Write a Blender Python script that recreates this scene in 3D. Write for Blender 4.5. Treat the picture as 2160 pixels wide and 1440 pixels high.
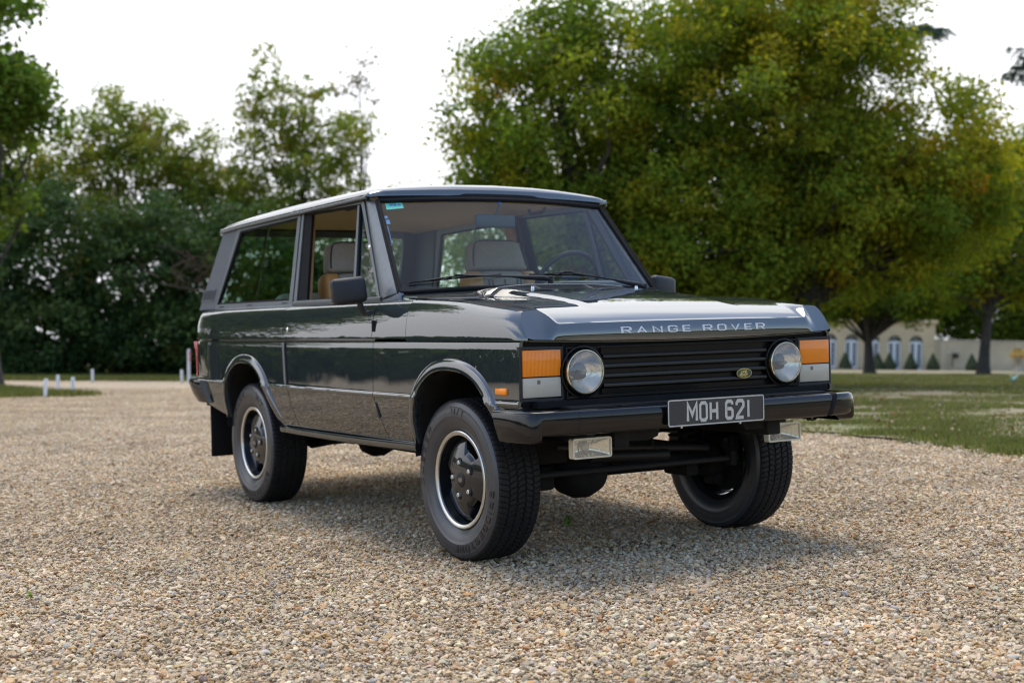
import bpy, bmesh, math, random
import numpy as np
from mathutils import Vector, Matrix

# ------------------------------------------------------------------ clear
for o in list(bpy.data.objects):
    bpy.data.objects.remove(o, do_unlink=True)
SC = bpy.context.scene
COL = SC.collection
R = math.radians

# ------------------------------------------------------------------ camera
CAM_POS = Vector((6.55931, -3.75972, 1.06341))
yaw, pitch, roll = R(148.61163), R(-0.92075), R(-1.33560)
Fv = Vector((math.cos(yaw) * math.cos(pitch), math.sin(yaw) * math.cos(pitch), math.sin(pitch)))
R0 = Vector((math.sin(yaw), -math.cos(yaw), 0))
U0 = R0.cross(Fv)
Rv = R0 * math.cos(roll) + U0 * math.sin(roll)
Uv = -R0 * math.sin(roll) + U0 * math.cos(roll)
cam_data = bpy.data.cameras.new("camera")
cam_data.sensor_width = 36.0
cam_data.lens = 2876.99 / 2160 * 36
cam_data.clip_end = 3000
cam_data.dof.use_dof = True
cam_data.dof.focus_distance = 5.4
cam_data.dof.aperture_fstop = 2.8
cam = bpy.data.objects.new("camera", cam_data)
COL.objects.link(cam)
m = Matrix((( Rv.x, Uv.x, -Fv.x, CAM_POS.x), (Rv.y, Uv.y, -Fv.y, CAM_POS.y), (Rv.z, Uv.z, -Fv.z, CAM_POS.z), (0, 0, 0, 1)))
cam.matrix_world = m
SC.camera = cam

# ------------------------------------------------------------------ world, sun, exposure
SUN_AZ, SUN_EL = R(160), R(72)          # direction towards the sun, measured from +X
SUN_DIR = Vector((math.cos(SUN_AZ) * math.cos(SUN_EL), math.sin(SUN_AZ) * math.cos(SUN_EL), math.sin(SUN_EL)))
world = bpy.data.worlds.new("World")
SC.world = world
world.use_nodes = True
nt = world.node_tree
nt.nodes.clear()
N = nt.nodes.new
L = nt.links.new
wout = N("ShaderNodeOutputWorld")
sky = N("ShaderNodeTexSky")
sky.sky_type = 'NISHITA'
sky.sun_disc = False
sky.sun_elevation = SUN_EL
sky.sun_rotation = math.pi / 2 - SUN_AZ
sky.air_density = 1.0
sky.dust_density = 1.5
sky.ozone_density = 1.0
bg_sky = N("ShaderNodeBackground")
bg_sky.inputs[1].default_value = 0.15
L(sky.outputs[0], bg_sky.inputs[0])
# high thin cloud: a broken sheet, closed towards the horizon and over the far side of the grounds
tc = N("ShaderNodeTexCoord")
sep = N("ShaderNodeSeparateXYZ")
L(tc.outputs["Generated"], sep.inputs[0])
zz = N("ShaderNodeMath"); zz.operation = 'ABSOLUTE'; L(sep.outputs[2], zz.inputs[0])
za = N("ShaderNodeMath"); za.operation = 'ADD'; L(zz.outputs[0], za.inputs[0]); za.inputs[1].default_value = 0.12
dv = N("ShaderNodeVectorMath"); dv.operation = 'DIVIDE'
cz = N("ShaderNodeCombineXYZ")
for k in range(3):
    L(za.outputs[0], cz.inputs[k])
L(tc.outputs["Generated"], dv.inputs[0]); L(cz.outputs[0], dv.inputs[1])
mp = N("ShaderNodeMapping"); mp.inputs["Scale"].default_value = (0.9, 2.8, 0.0); mp.inputs["Rotation"].default_value = (0, 0, 0.9)
mp.inputs["Location"].default_value = (3.1, 1.7, 0)
L(dv.outputs[0], mp.inputs[0])
nz = N("ShaderNodeTexNoise"); nz.inputs["Scale"].default_value = 0.55; nz.inputs["Detail"].default_value = 7; nz.inputs["Roughness"].default_value = 0.55
L(mp.outputs[0], nz.inputs[0])
dt = N("ShaderNodeVectorMath"); dt.operation = 'DOT_PRODUCT'
L(tc.outputs["Generated"], dt.inputs[0]); dt.inputs[1].default_value = Vector((math.cos(R(175)), math.sin(R(175)), -.90))
bias = N("ShaderNodeMath"); bias.operation = 'MULTIPLY_ADD'
L(dt.outputs["Value"], bias.inputs[0]); bias.inputs[1].default_value = 0.36
L(nz.outputs[0], bias.inputs[2])
rampc = N("ShaderNodeMapRange"); rampc.interpolation_type = 'SMOOTHSTEP'
rampc.inputs[1].default_value = 0.38; rampc.inputs[2].default_value = 0.64
L(bias.outputs[0], rampc.inputs[0])
bg_cl = N("ShaderNodeBackground")
bg_cl.inputs[0].default_value = (0.95, 0.96, 1.0, 1)
bright = N("ShaderNodeMapRange")
bright.inputs[1].default_value = -0.6; bright.inputs[2].default_value = 0.9
bright.inputs[3].default_value = .80; bright.inputs[4].default_value = 0.66
L(dt.outputs["Value"], bright.inputs[0])
# an overcast sheet grows brighter from horizon to zenith (CIE overcast law)
cie = N("ShaderNodeMath"); cie.operation = 'MULTIPLY_ADD'; cie.inputs[1].default_value = 1.15; cie.inputs[2].default_value = 1.0
L(zz.outputs[0], cie.inputs[0])
cb = N("ShaderNodeMath"); cb.operation = 'MULTIPLY'
L(cie.outputs[0], cb.inputs[0]); L(bright.outputs[0], cb.inputs[1]); L(cb.outputs[0], bg_cl.inputs[1])
mixw = N("ShaderNodeMixShader")
L(rampc.outputs[0], mixw.inputs[0]); L(bg_sky.outputs[0], mixw.inputs[1]); L(bg_cl.outputs[0], mixw.inputs[2])
L(mixw.outputs[0], wout.inputs[0])

sun_data = bpy.data.lights.new("sun", 'SUN')
sun_data.energy = 1.3
sun_data.angle = R(32)
sun_data.color = (1.0, 0.96, 0.88)
sun = bpy.data.objects.new("sun", sun_data)
COL.objects.link(sun)
sun.rotation_euler = SUN_DIR.to_track_quat('Z', 'Y').to_euler()
sun.location = (-20, 6, 30)

SC.view_settings.view_transform = 'Standard'
SC.view_settings.look = 'None'
SC.view_settings.gamma = 1
SC.view_settings.use_curve_mapping = False
SC.view_settings.exposure = 1.08
SC.cycles.max_bounces = 8
SC.cycles.transparent_max_bounces = 12
SC.cycles.use_denoising = True
SC.cycles.filter_width = 1.15
SC.cycles.caustics_reflective = False
SC.cycles.caustics_refractive = False

# ------------------------------------------------------------------ materials
def new_mat(name):
    mt = bpy.data.materials.new(name)
    mt.use_nodes = True
    n = mt.node_tree
    b = n.nodes["Principled BSDF"]
    return mt, n, b

def mat(name, col, rough=0.5, metal=0.0, coat=0.0, spec=0.5, var=0.0, scale=20, bump=0.0, bscale=200, coat_rough=0.03):
    mt, n, b = new_mat(name)
    b.inputs["Base Color"].default_value = (*col, 1)
    b.inputs["Roughness"].default_value = rough
    b.inputs["Metallic"].default_value = metal
    b.inputs["Coat Weight"].default_value = coat
    b.inputs["Coat Roughness"].default_value = coat_rough
    b.inputs["Specular IOR Level"].default_value = spec
    tcn = None
    if var or bump:
        tcn = n.nodes.new("ShaderNodeTexCoord")
    if var:
        nz = n.nodes.new("ShaderNodeTexNoise"); nz.inputs["Scale"].default_value = scale; nz.inputs["Detail"].default_value = 6
        n.links.new(tcn.outputs["Object"], nz.inputs[0])
        mr = n.nodes.new("ShaderNodeMapRange"); mr.inputs[1].default_value = 0.3; mr.inputs[2].default_value = 0.7
        mr.inputs[3].default_value = 1 - var; mr.inputs[4].default_value = 1 + var
        n.links.new(nz.outputs[0], mr.inputs[0])
        mx = n.nodes.new("ShaderNodeVectorMath"); mx.operation = 'SCALE'
        mx.inputs[0].default_value = col
        n.links.new(mr.outputs[0], mx.inputs[3])
        n.links.new(mx.outputs[0], b.inputs["Base Color"])
    if bump:
        nb = n.nodes.new("ShaderNodeTexNoise"); nb.inputs["Scale"].default_value = bscale; nb.inputs["Detail"].default_value = 3
        n.links.new(tcn.outputs["Object"], nb.inputs[0])
        bp = n.nodes.new("ShaderNodeBump"); bp.inputs["Strength"].default_value = bump; bp.inputs["Distance"].default_value = 0.002
        n.links.new(nb.outputs[0], bp.inputs["Height"])
        n.links.new(bp.outputs[0], b.inputs["Normal"])
    return mt

def attr_mat(name, rough=0.6, trans=0.0, spec=0.3, worldvar=0.0):
    """colour from the mesh attribute Col; trans mixes in light through the leaf"""
    mt, n, b = new_mat(name)
    at = n.nodes.new("ShaderNodeAttribute"); at.attribute_name = "Col"
    src = at.outputs["Color"]
    if worldvar:
        g = n.nodes.new("ShaderNodeNewGeometry")
        nz = n.nodes.new("ShaderNodeTexNoise"); nz.inputs["Scale"].default_value = worldvar; nz.inputs["Detail"].default_value = 4
        n.links.new(g.outputs["Position"], nz.inputs[0])
        mr = n.nodes.new("ShaderNodeMapRange"); mr.inputs[1].default_value = 0.3; mr.inputs[2].default_value = 0.7
        mr.inputs[3].default_value = 0.78; mr.inputs[4].default_value = 1.16
        n.links.new(nz.outputs[0], mr.inputs[0])
        mx = n.nodes.new("ShaderNodeVectorMath"); mx.operation = 'SCALE'
        n.links.new(src, mx.inputs[0]); n.links.new(mr.outputs[0], mx.inputs[3])
        src = mx.outputs[0]
    n.links.new(src, b.inputs["Base Color"])
    b.inputs["Roughness"].default_value = rough
    b.inputs["Specular IOR Level"].default_value = spec
    if trans:
        tr = n.nodes.new("ShaderNodeBsdfTranslucent")
        sc = n.nodes.new("ShaderNodeVectorMath"); sc.operation = 'MULTIPLY'; sc.inputs[1].default_value = (1.5, 1.5, 0.75)
        n.links.new(src, sc.inputs[0]); n.links.new(sc.outputs[0], tr.inputs[0])
        ms = n.nodes.new("ShaderNodeMixShader"); ms.inputs[0].default_value = trans
        n.links.new(b.outputs[0], ms.inputs[1]); n.links.new(tr.outputs[0], ms.inputs[2])
        n.links.new(ms.outputs[0], n.nodes["Material Output"].inputs[0])
    return mt

def glass_mat(name, tint, f0=0.07, rough=0.0, film=0.0, ribs=0):
    """thin window glass: tinted see-through plus a Schlick reflection, and a pale film that makes it milky and brighter"""
    mt, n, b = new_mat(name)
    n.nodes.remove(b)
    lw = n.nodes.new("ShaderNodeLayerWeight"); lw.inputs[0].default_value = 0.5
    pw = n.nodes.new("ShaderNodeMath"); pw.operation = 'POWER'; pw.inputs[1].default_value = 5
    n.links.new(lw.outputs["Facing"], pw.inputs[0])
    ma = n.nodes.new("ShaderNodeMath"); ma.operation = 'MULTIPLY_ADD'; ma.inputs[1].default_value = 1 - f0; ma.inputs[2].default_value = f0
    n.links.new(pw.outputs[0], ma.inputs[0])
    tr = n.nodes.new("ShaderNodeBsdfTransparent"); tr.inputs[0].default_value = (*tint, 1)
    gl = n.nodes.new("ShaderNodeBsdfGlossy"); gl.inputs[0].default_value = (1, 1, 1, 1); gl.inputs[1].default_value = rough
    base = tr.outputs[0]
    if film:
        df = n.nodes.new("ShaderNodeBsdfDiffuse"); df.inputs[0].default_value = (0.6, 0.62, 0.62, 1)
        m0 = n.nodes.new("ShaderNodeMixShader"); m0.inputs[0].default_value = film
        n.links.new(base, m0.inputs[1]); n.links.new(df.outputs[0], m0.inputs[2])
        base = m0.outputs[0]
    if ribs:
        tcn = n.nodes.new("ShaderNodeTexCoord")
        wv = n.nodes.new("ShaderNodeTexWave"); wv.bands_direction = 'Y'; wv.inputs["Scale"].default_value = ribs
        n.links.new(tcn.outputs["Object"], wv.inputs[0])
        bp = n.nodes.new("ShaderNodeBump"); bp.inputs["Strength"].default_value = 0.6; bp.inputs["Distance"].default_value = 0.003
        n.links.new(wv.outputs[1], bp.inputs["Height"])
        n.links.new(bp.outputs[0], gl.inputs["Normal"])
    ms = n.nodes.new("ShaderNodeMixShader")
    n.links.new(ma.outputs[0], ms.inputs[0]); n.links.new(base, ms.inputs[1]); n.links.new(gl.outputs[0], ms.inputs[2])
    n.links.new(ms.outputs[0], n.nodes["Material Output"].inputs[0])
    return mt

# ------------------------------------------------------------------ mesh helpers
def link(o, parent=None):
    COL.objects.link(o)
    if parent:
        o.parent = parent
    return o

def empty(name, loc=(0, 0, 0), parent=None):
    o = bpy.data.objects.new(name, None)
    o.empty_display_size = 0.2
    o.location = loc
    return link(o, parent)

def tag(o, label=None, cat=None, group=None, kind=None):
    if label: o["label"] = label
    if cat: o["category"] = cat
    if group: o["group"] = group
    if kind: o["kind"] = kind
    return o

def finish(me, mt, sharp=35):
    if mt:
        for x in (mt if isinstance(mt, (list, tuple)) else [mt]):
            me.materials.append(x)
    me.validate(verbose=False)
    me.shade_smooth()
    if sharp:
        me.set_sharp_from_angle(angle=R(sharp))

def np_mesh(name, V, Fq, cols=None, mt=None, smooth=False, fcols=None):
    """fast mesh: V (n,3), Fq (m,k) equal sided faces, cols per vertex"""
    V = np.asarray(V, np.float32); Fq = np.asarray(Fq, np.int32)
    me = bpy.data.meshes.new(name)
    me.vertices.add(len(V)); me.vertices.foreach_set("co", V.ravel())
    k = Fq.shape[1]
    me.loops.add(Fq.size); me.loops.foreach_set("vertex_index", Fq.ravel())
    me.polygons.add(len(Fq)); me.polygons.foreach_set("loop_start", np.arange(len(Fq), dtype=np.int32) * k)
    if cols is not None:
        a = me.attributes.new("Col", 'FLOAT_COLOR', 'POINT')
        c = np.ones((len(V), 4), np.float32); c[:, :3] = cols
        a.data.foreach_set("color", c.ravel())
    me.update(calc_edges=True)
    if smooth: me.shade_smooth()
    else: me.shade_flat()
    if mt: me.materials.append(mt)
    return me

class MB:
    """collects shapes, then builds ONE mesh object"""
    def __init__(s): s.v = []; s.f = []; s.mi = []; s.cur = 0
    def add(s, vs, fs):
        o = len(s.v); s.v += [tuple(p) for p in vs]
        s.f += [tuple(i + o for i in f) for f in fs]; s.mi += [s.cur] * len(fs)
        return s
    def box(s, x0, x1, y0, y1, z0, z1, c=0.0):
        """box, with chamfer c"""
        if c <= 0:
            vs = [(x, y, z) for x in (x0, x1) for y in (y0, y1) for z in (z0, z1)]
            return s.add(vs, [(0, 1, 3, 2), (4, 6, 7, 5), (0, 4, 5, 1), (2, 3, 7, 6), (0, 2, 6, 4), (1, 5, 7, 3)])
        bm = bmesh.new(); bmesh.ops.create_cube(bm, size=1)
        bmesh.ops.scale(bm, vec=(x1 - x0, y1 - y0, z1 - z0), verts=bm.verts)
        bmesh.ops.translate(bm, vec=((x0 + x1) / 2, (y0 + y1) / 2, (z0 + z1) / 2), verts=bm.verts)
        c = min(c, .45 * min(x1 - x0, y1 - y0, z1 - z0))
        bmesh.ops.bevel(bm, geom=bm.edges[:], offset=c, segments=2, profile=0.5, affect='EDGES')
        bm.verts.index_update()
        s.add([v.co[:] for v in bm.verts], [[v.index for v in f.verts] for f in bm.faces]); bm.free()
        return s
    def grid(s, P, close_u=False, close_v=False, flip=False):
        """P[i][j] points"""
        n, m_ = len(P), len(P[0]); fs = []
        for i in range(n if close_u else n - 1):
            for j in range(m_ if close_v else m_ - 1):
                a, b, c, d = i * m_ + j, ((i + 1) % n) * m_ + j, ((i + 1) % n) * m_ + (j + 1) % m_, i * m_ + (j + 1) % m_
                fs.append((a, d, c, b) if flip else (a, b, c, d))
        return s.add([p for row in P for p in row], fs)
    def tube(s, pts, r, n=8, caps=True, closed=False):
        pts = [Vector(p) for p in pts]; k = len(pts)
        rs = r if isinstance(r, (list, tuple)) else [r] * k
        rings = []; prev = None
        for i, p in enumerate(pts):
            if closed: t = pts[(i + 1) % k] - pts[i - 1]
            else: t = (pts[min(i + 1, k - 1)] - pts[max(i - 1, 0)])
            t.normalize()
            if prev is None:
                a = t.orthogonal().normalized()
            else:
                a = (prev - t * prev.dot(t)); a = a.normalized() if a.length > 1e-6 else t.orthogonal().normalized()
            prev = a; b = t.cross(a)
            rings.append([p + (a * math.cos(2 * math.pi * j / n) + b * math.sin(2 * math.pi * j / n)) * rs[i] for j in range(n)])
        s.grid(rings, close_u=closed, close_v=True)
        if caps and not closed:
            o = len(s.v); s.v += [tuple(q) for q in rings[0]] + [tuple(q) for q in rings[-1]]
            s.f += [tuple(o + j for j in range(n))[::-1], tuple(o + n + j for j in range(n))]; s.mi += [s.cur] * 2
        return s
    def lathe(s, prof, n=48, axis='y', c=(0, 0, 0), a0=0, a1=2 * math.pi, flip=False):
        """prof [(r, h)] turned round an axis through c"""
        full = abs(a1 - a0 - 2 * math.pi) < 1e-6
        k = n if full else n + 1; rows = []
        for i in range(k):
            t = a0 + (a1 - a0) * i / n; row = []
            for r, h in prof:
                p, q = r * math.sin(t), r * math.cos(t)
                row.append({'y': (c[0] + p, c[1] + h, c[2] + q), 'z': (c[0] + p, c[1] + q, c[2] + h), 'x': (c[0] + h, c[1] + p, c[2] + q)}[axis])
            rows.append(row)
        return s.grid(rows, close_u=full, flip=flip)
    def prism(s, poly, d):
        """flat polygon (3D points) pushed along vector d"""
        d = Vector(d); n = len(poly); a = [Vector(p) for p in poly]
        return s.add(a + [p + d for p in a], [tuple(range(n)), tuple(range(2 * n - 1, n - 1, -1))] + [(i, i + n, (i + 1) % n + n, (i + 1) % n)[::-1] for i in range(n)])
    def frame(s, outer, inner, d):
        """ring between two loops of equal length, with depth d"""
        d = Vector(d); n = len(outer)
        o = [Vector(p) for p in outer]; i_ = [Vector(p) for p in inner]
        vs = o + i_ + [p + d for p in o] + [p + d for p in i_]; fs = []
        for k in range(n):
            k2 = (k + 1) % n
            fs += [(k, k2, n + k2, n + k), (2 * n + k, 3 * n + k, 3 * n + k2, 2 * n + k2), (k, 2 * n + k, 2 * n + k2, k2), (n + k, n + k2, 3 * n + k2, 3 * n + k)]
        return s.add(vs, fs)
    def build(s, name, mt, parent=None, sharp=35, merge=0.0, flange=None, recalc=True):
        me = bpy.data.meshes.new(name)
        me.from_pydata(s.v, [], s.f)
        if any(s.mi):
            me.polygons.foreach_set("material_index", np.array(s.mi, np.int32))
        bm = bmesh.new(); bm.from_mesh(me)
        if merge: bmesh.ops.remove_doubles(bm, verts=bm.verts, dist=merge); bmesh.ops.dissolve_degenerate(bm, dist=1e-5, edges=bm.edges)
        if recalc: bmesh.ops.recalc_face_normals(bm, faces=bm.faces)
        if flange is not None:
            be = [e for e in bm.edges if len(e.link_faces) == 1]
            r = bmesh.ops.extrude_edge_only(bm, edges=be)
            vs = [g for g in r["geom"] if isinstance(g, bmesh.types.BMVert)]
            bmesh.ops.translate(bm, vec=flange, verts=vs)
        bm.to_mesh(me); bm.free()
        finish(me, mt, sharp)
        o = bpy.data.objects.new(name, me)
        return link(o, parent)

def copy_tree(o, parent=None):
    c = o.copy(); COL.objects.link(c); c.parent = parent
    for ch in list(o.children):
        copy_tree(ch, c)
    return c

def lerp(a, b, t): return a + (b - a) * t
def sstep(a, b, x):
    t = min(1, max(0, (x - a) / (b - a))); return t * t * (3 - 2 * t)
def interp(x, xs, ys): return float(np.interp(x, xs, ys))
def catmull(pts, k=8):
    P = [pts[0]] + list(pts) + [pts[-1]]; out = []
    for i in range(1, len(P) - 2):
        for j in range(k):
            t = j / k; a, b, c, d = (np.array(P[i + q], float) for q in (-1, 0, 1, 2))
            out.append(tuple(.5 * ((2 * b) + (c - a) * t + (2 * a - 5 * b + 4 * c - d) * t * t + (3 * b - a - 3 * c + d) * t ** 3)))
    out.append(tuple(np.array(P[-2], float))); return out

# stroke lettering: centre lines in a box one unit high
GLYPH = {
 'A': (.72, [[(0, 0), (.36, 1), (.72, 0)], [(.15, .3), (.57, .3)]]),
 'B': (.62, [[(0, 0), (0, 1), (.48, 1), (.6, .9), (.6, .62), (.48, .52), (.62, .42), (.62, .1), (.5, 0), (0, 0)], [(.03, .52), (.48, .52)]]),
 'C': (.62, [[(.62, .75), (.62, .88), (.5, 1), (.12, 1), (0, .88), (0, .12), (.12, 0), (.5, 0), (.62, .12), (.62, .25)]]),
 'D': (.62, [[(0, 0), (0, 1), (.46, 1), (.62, .84), (.62, .16), (.46, 0), (0, 0)]]),
 'E': (.58, [[(.58, 1), (0, 1), (0, 0), (.58, 0)], [(.04, .5), (.5, .5)]]),
 'G': (.64, [[(.64, .78), (.64, .9), (.52, 1), (.12, 1), (0, .88), (0, .12), (.12, 0), (.52, 0), (.64, .1), (.64, .48), (.36, .48)]]),
 'H': (.62, [[(0, 0), (0, 1)], [(.62, 0), (.62, 1)], [(.04, .5), (.58, .5)]]),
 'I': (.08, [[(.04, 0), (.04, 1)]]),
 'L': (.55, [[(0, 1), (0, 0), (.55, 0)]]),
 'M': (.74, [[(0, 0), (0, 1), (.37, .35), (.74, 1), (.74, 0)]]),
 'N': (.66, [[(0, 0), (0, 1), (.66, 0), (.66, 1)]]),
 'O': (.66, [[(.14, 0), (0, .14), (0, .86), (.14, 1), (.52, 1), (.66, .86), (.66, .14), (.52, 0), (.14, 0)]]),
 'R': (.64, [[(0, 0), (0, 1), (.5, 1), (.64, .88), (.64, .58), (.5, .46), (.05, .46)], [(.34, .44), (.64, 0)]]),
 'S': (.62, [[(.62, .78), (.62, .88), (.5, 1), (.12, 1), (0, .88), (0, .62), (.12, .52), (.5, .48), (.62, .38), (.62, .12), (.5, 0), (.12, 0), (0, .12), (0, .22)]]),
 'T': (.66, [[(0, 1), (.66, 1)], [(.33, .97), (.33, 0)]]),
 'U': (.62, [[(0, 1), (0, .14), (.14, 0), (.48, 0), (.62, .14), (.62, 1)]]),
 'V': (.72, [[(0, 1), (.36, 0), (.72, 1)]]),
 '1': (.1, [[(.05, 0), (.05, 1)]]),
 '2': (.6, [[(0, .74), (0, .88), (.12, 1), (.48, 1), (.6, .88), (.6, .66), (.04, .12), (0, 0), (.6, 0)]]),
 '6': (.6, [[(.58, .8), (.58, .9), (.47, 1), (.13, 1), (0, .88), (0, .12), (.13, 0), (.47, 0), (.6, .12), (.6, .44), (.47, .56), (.05, .56)]]),
 '/': (.4, [[(0, 0), (.4, 1)]]),
 '-': (.2, [[(0, .5), (.2, .5)]]),
}
def stroke_polys(ch, th):
    """outline quads (2D) of a glyph with mitred strokes of thickness th"""
    out = []
    for li, ln in enumerate(GLYPH[ch][1]):
        P = [Vector((p[0], p[1])) for p in ln]
        closed = (P[0] - P[-1]).length < 1e-6
        if closed: P = P[:-1]
        n = len(P); Lf, Rt = [], []
        for i in range(n):
            d0 = (P[i] - P[i - 1]) if (i > 0 or closed) else None
            d1 = (P[(i + 1) % n] - P[i]) if (i < n - 1 or closed) else None
            d0 = d0.normalized() if d0 is not None else d1.normalized()
            d1 = d1.normalized() if d1 is not None else d0
            t = (d0 + d1)
            t = t.normalized() if t.length > 1e-4 else d1
            nn = Vector((-t.y, t.x)); c = max(.5, nn.dot(Vector((-d0.y, d0.x))))
            p = P[i]
            if not closed and i == 0: p = p - d1 * th * .02
            Lf.append(p + nn * (th / 2 / c)); Rt.append(p - nn * (th / 2 / c))
        for i in range(n if closed else n - 1):
            j = (i + 1) % n
            out.append((li, (Lf[i], Lf[j], Rt[j], Rt[i])))
    return out
def letter(mb, ch, h, w, th, place, depth):
    """place(u, v, d) maps letter plane metres (and height d off the surface) to 3D; w = x scale; th in unit heights"""
    for li, q in stroke_polys(ch, th):
        vs = [place(p.x * w, p.y * h, depth + li * depth * .15) for p in q] + [place(p.x * w, p.y * h, 0) for p in q]
        mb.add(vs, [(0, 1, 2, 3), (0, 4, 5, 1), (1, 5, 6, 2), (2, 6, 7, 3), (3, 7, 4, 0)])
lin = lambda n: [i / n for i in range(n + 1)]
# ================================================================== GROUND
FL = Vector((-.8535, .5208, 0)).normalized(); RL = Vector((FL.y, -FL.x, 0))   # level axes: away, to the right
def terrain(x, y):
    """the drive is level round the car; the grounds fall away gently behind it"""
    d = (x - CAM_POS.x) * FL.x + (y - CAM_POS.y) * FL.y
    l = (x - CAM_POS.x) * RL.x + (y - CAM_POS.y) * RL.y
    D = np.log1p(np.exp(np.clip((d - 12.0) / 1.2, -40, 40))) * 1.2
    D = np.where((d - 12) / 1.2 > 39, d - 12, D)
    return -D * (.0252 + .039 * np.clip(l / np.maximum(d, 1.0), -.40, .40))
def spot(lat, dep, dz=0.0):
    """a place so many metres to the right and away, on the ground"""
    x = CAM_POS.x + RL.x * lat + FL.x * dep; y = CAM_POS.y + RL.y * lat + FL.y * dep
    return Vector((x, y, float(terrain(np.float64(x), np.float64(y))) + dz))
def ld(x, y):
    return ((x - CAM_POS.x) * RL.x + (y - CAM_POS.y) * RL.y, (x - CAM_POS.x) * FL.x + (y - CAM_POS.y) * FL.y)

LAWN = [(40, -1.0), (12, 2.95), (3, 4.10), (.05, 4.54), (-2.7, 4.97), (-5.2, 5.55), (-8.0, 6.7), (-11, 8.9), (-14.5, 12.5), (-21, 18), (-34, 27), (-56, 42), (-110, 90), (-60, 150), (10, 160), (90, 120), (110, 20)]
T1P = [(-34, 22.4), (-16, 23.2), (-11, 24.0), (-8.9, 24.7), (-8.3, 25.4), (-9.0, 26.6), (-10.4, 28.6), (-12.5, 30.2), (-18, 31.5), (-34, 32)]
TONGUE = [tuple(spot(l, d)[:2]) for l, d in T1P]
STRIP = [tuple(spot(l, d)[:2]) for l, d in [(-40, 38.2), (-24, 37.8), (-14, 37.2), (-8, 36.8), (-3, 36.5), (1, 37), (6, 40), (8, 58), (-45, 58)]]
def inside(poly, x, y):
    x = np.asarray(x, float); y = np.asarray(y, float); r = np.zeros(x.shape, bool); n = len(poly)
    for i in range(n):
        (x0, y0), (x1, y1) = poly[i], poly[i - 1]
        c = ((y0 > y) != (y1 > y)) & (x < (x1 - x0) * (y - y0) / (y1 - y0 + 1e-12) + x0)
        r ^= c
    return r

def gravel_ground_mat():
    mt, n, b = new_mat("gravel_bed")
    g = n.nodes.new("ShaderNodeNewGeometry")
    vo = n.nodes.new("ShaderNodeTexVoronoi"); vo.inputs["Scale"].default_value = 42
    n.links.new(g.outputs["Position"], vo.inputs["Vector"])
    sp = n.nodes.new("ShaderNodeSeparateColor"); n.links.new(vo.outputs["Color"], sp.inputs[0])
    cr = n.nodes.new("ShaderNodeValToRGB"); el = cr.color_ramp.elements
    el[0].position = 0; el[0].color = (.15, .115, .072, 1); el[1].position = 1; el[1].color = (.60, .52, .39, 1)
    for p, c in ((.2, (.32, .25, .16, 1)), (.45, (.41, .325, .21, 1)), (.62, (.48, .40, .28, 1)), (.8, (.42, .28, .15, 1))):
        e = el.new(p); e.color = c
    n.links.new(sp.outputs[0], cr.inputs[0])
    nz = n.nodes.new("ShaderNodeTexNoise"); nz.inputs["Scale"].default_value = .5; nz.inputs["Detail"].default_value = 6
    n.links.new(g.outputs["Position"], nz.inputs[0])
    mr = n.nodes.new("ShaderNodeMapRange"); mr.inputs[1].default_value = .3; mr.inputs[2].default_value = .7; mr.inputs[3].default_value = .70; mr.inputs[4].default_value = .92
    n.links.new(nz.outputs[0], mr.inputs[0])
    sc = n.nodes.new("ShaderNodeVectorMath"); sc.operation = 'SCALE'
    n.links.new(cr.outputs[0], sc.inputs[0]); n.links.new(mr.outputs[0], sc.inputs[3])
    n.links.new(sc.outputs[0], b.inputs["Base Color"])
    b.inputs["Roughness"].default_value = .85
    bp = n.nodes.new("ShaderNodeBump"); bp.inputs["Strength"].default_value = .8; bp.inputs["Distance"].default_value = .012; bp.invert = True
    n.links.new(vo.outputs["Distance"], bp.inputs["Height"]); n.links.new(bp.outputs[0], b.inputs["Normal"])
    return mt
def lawn_mat():
    mt, n, b = new_mat("worn_lawn")
    g = n.nodes.new("ShaderNodeNewGeometry")
    n1 = n.nodes.new("ShaderNodeTexNoise"); n1.inputs["Scale"].default_value = .45; n1.inputs["Detail"].default_value = 8; n1.inputs["Roughness"].default_value = .65
    n2 = n.nodes.new("ShaderNodeTexNoise"); n2.inputs["Scale"].default_value = 9; n2.inputs["Detail"].default_value = 6
    n.links.new(g.outputs["Position"], n1.inputs[0]); n.links.new(g.outputs["Position"], n2.inputs[0])
    ad = n.nodes.new("ShaderNodeMath"); ad.operation = 'MULTIPLY_ADD'; ad.inputs[1].default_value = .35
    n.links.new(n2.outputs[0], ad.inputs[0]); n.links.new(n1.outputs[0], ad.inputs[2])
    cr = n.nodes.new("ShaderNodeValToRGB"); el = cr.color_ramp.elements
    el[0].position = .57; el[0].color = (.20, .155, .105, 1); el[1].position = .92; el[1].color = (.125, .145, .04, 1)
    e = el.new(.73); e.color = (.165, .15, .07, 1)
    n.links.new(ad.outputs[0], cr.inputs[0]); n.links.new(cr.outputs[0], b.inputs["Base Color"])
    b.inputs["Roughness"].default_value = .95
    bp = n.nodes.new("ShaderNodeBump"); bp.inputs["Strength"].default_value = .8; bp.inputs["Distance"].default_value = .03
    n.links.new(n2.outputs[0], bp.inputs["Height"]); n.links.new(bp.outputs[0], b.inputs["Normal"])
    return mt
M_GRAVEL = gravel_ground_mat(); M_LAWN = lawn_mat()

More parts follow.
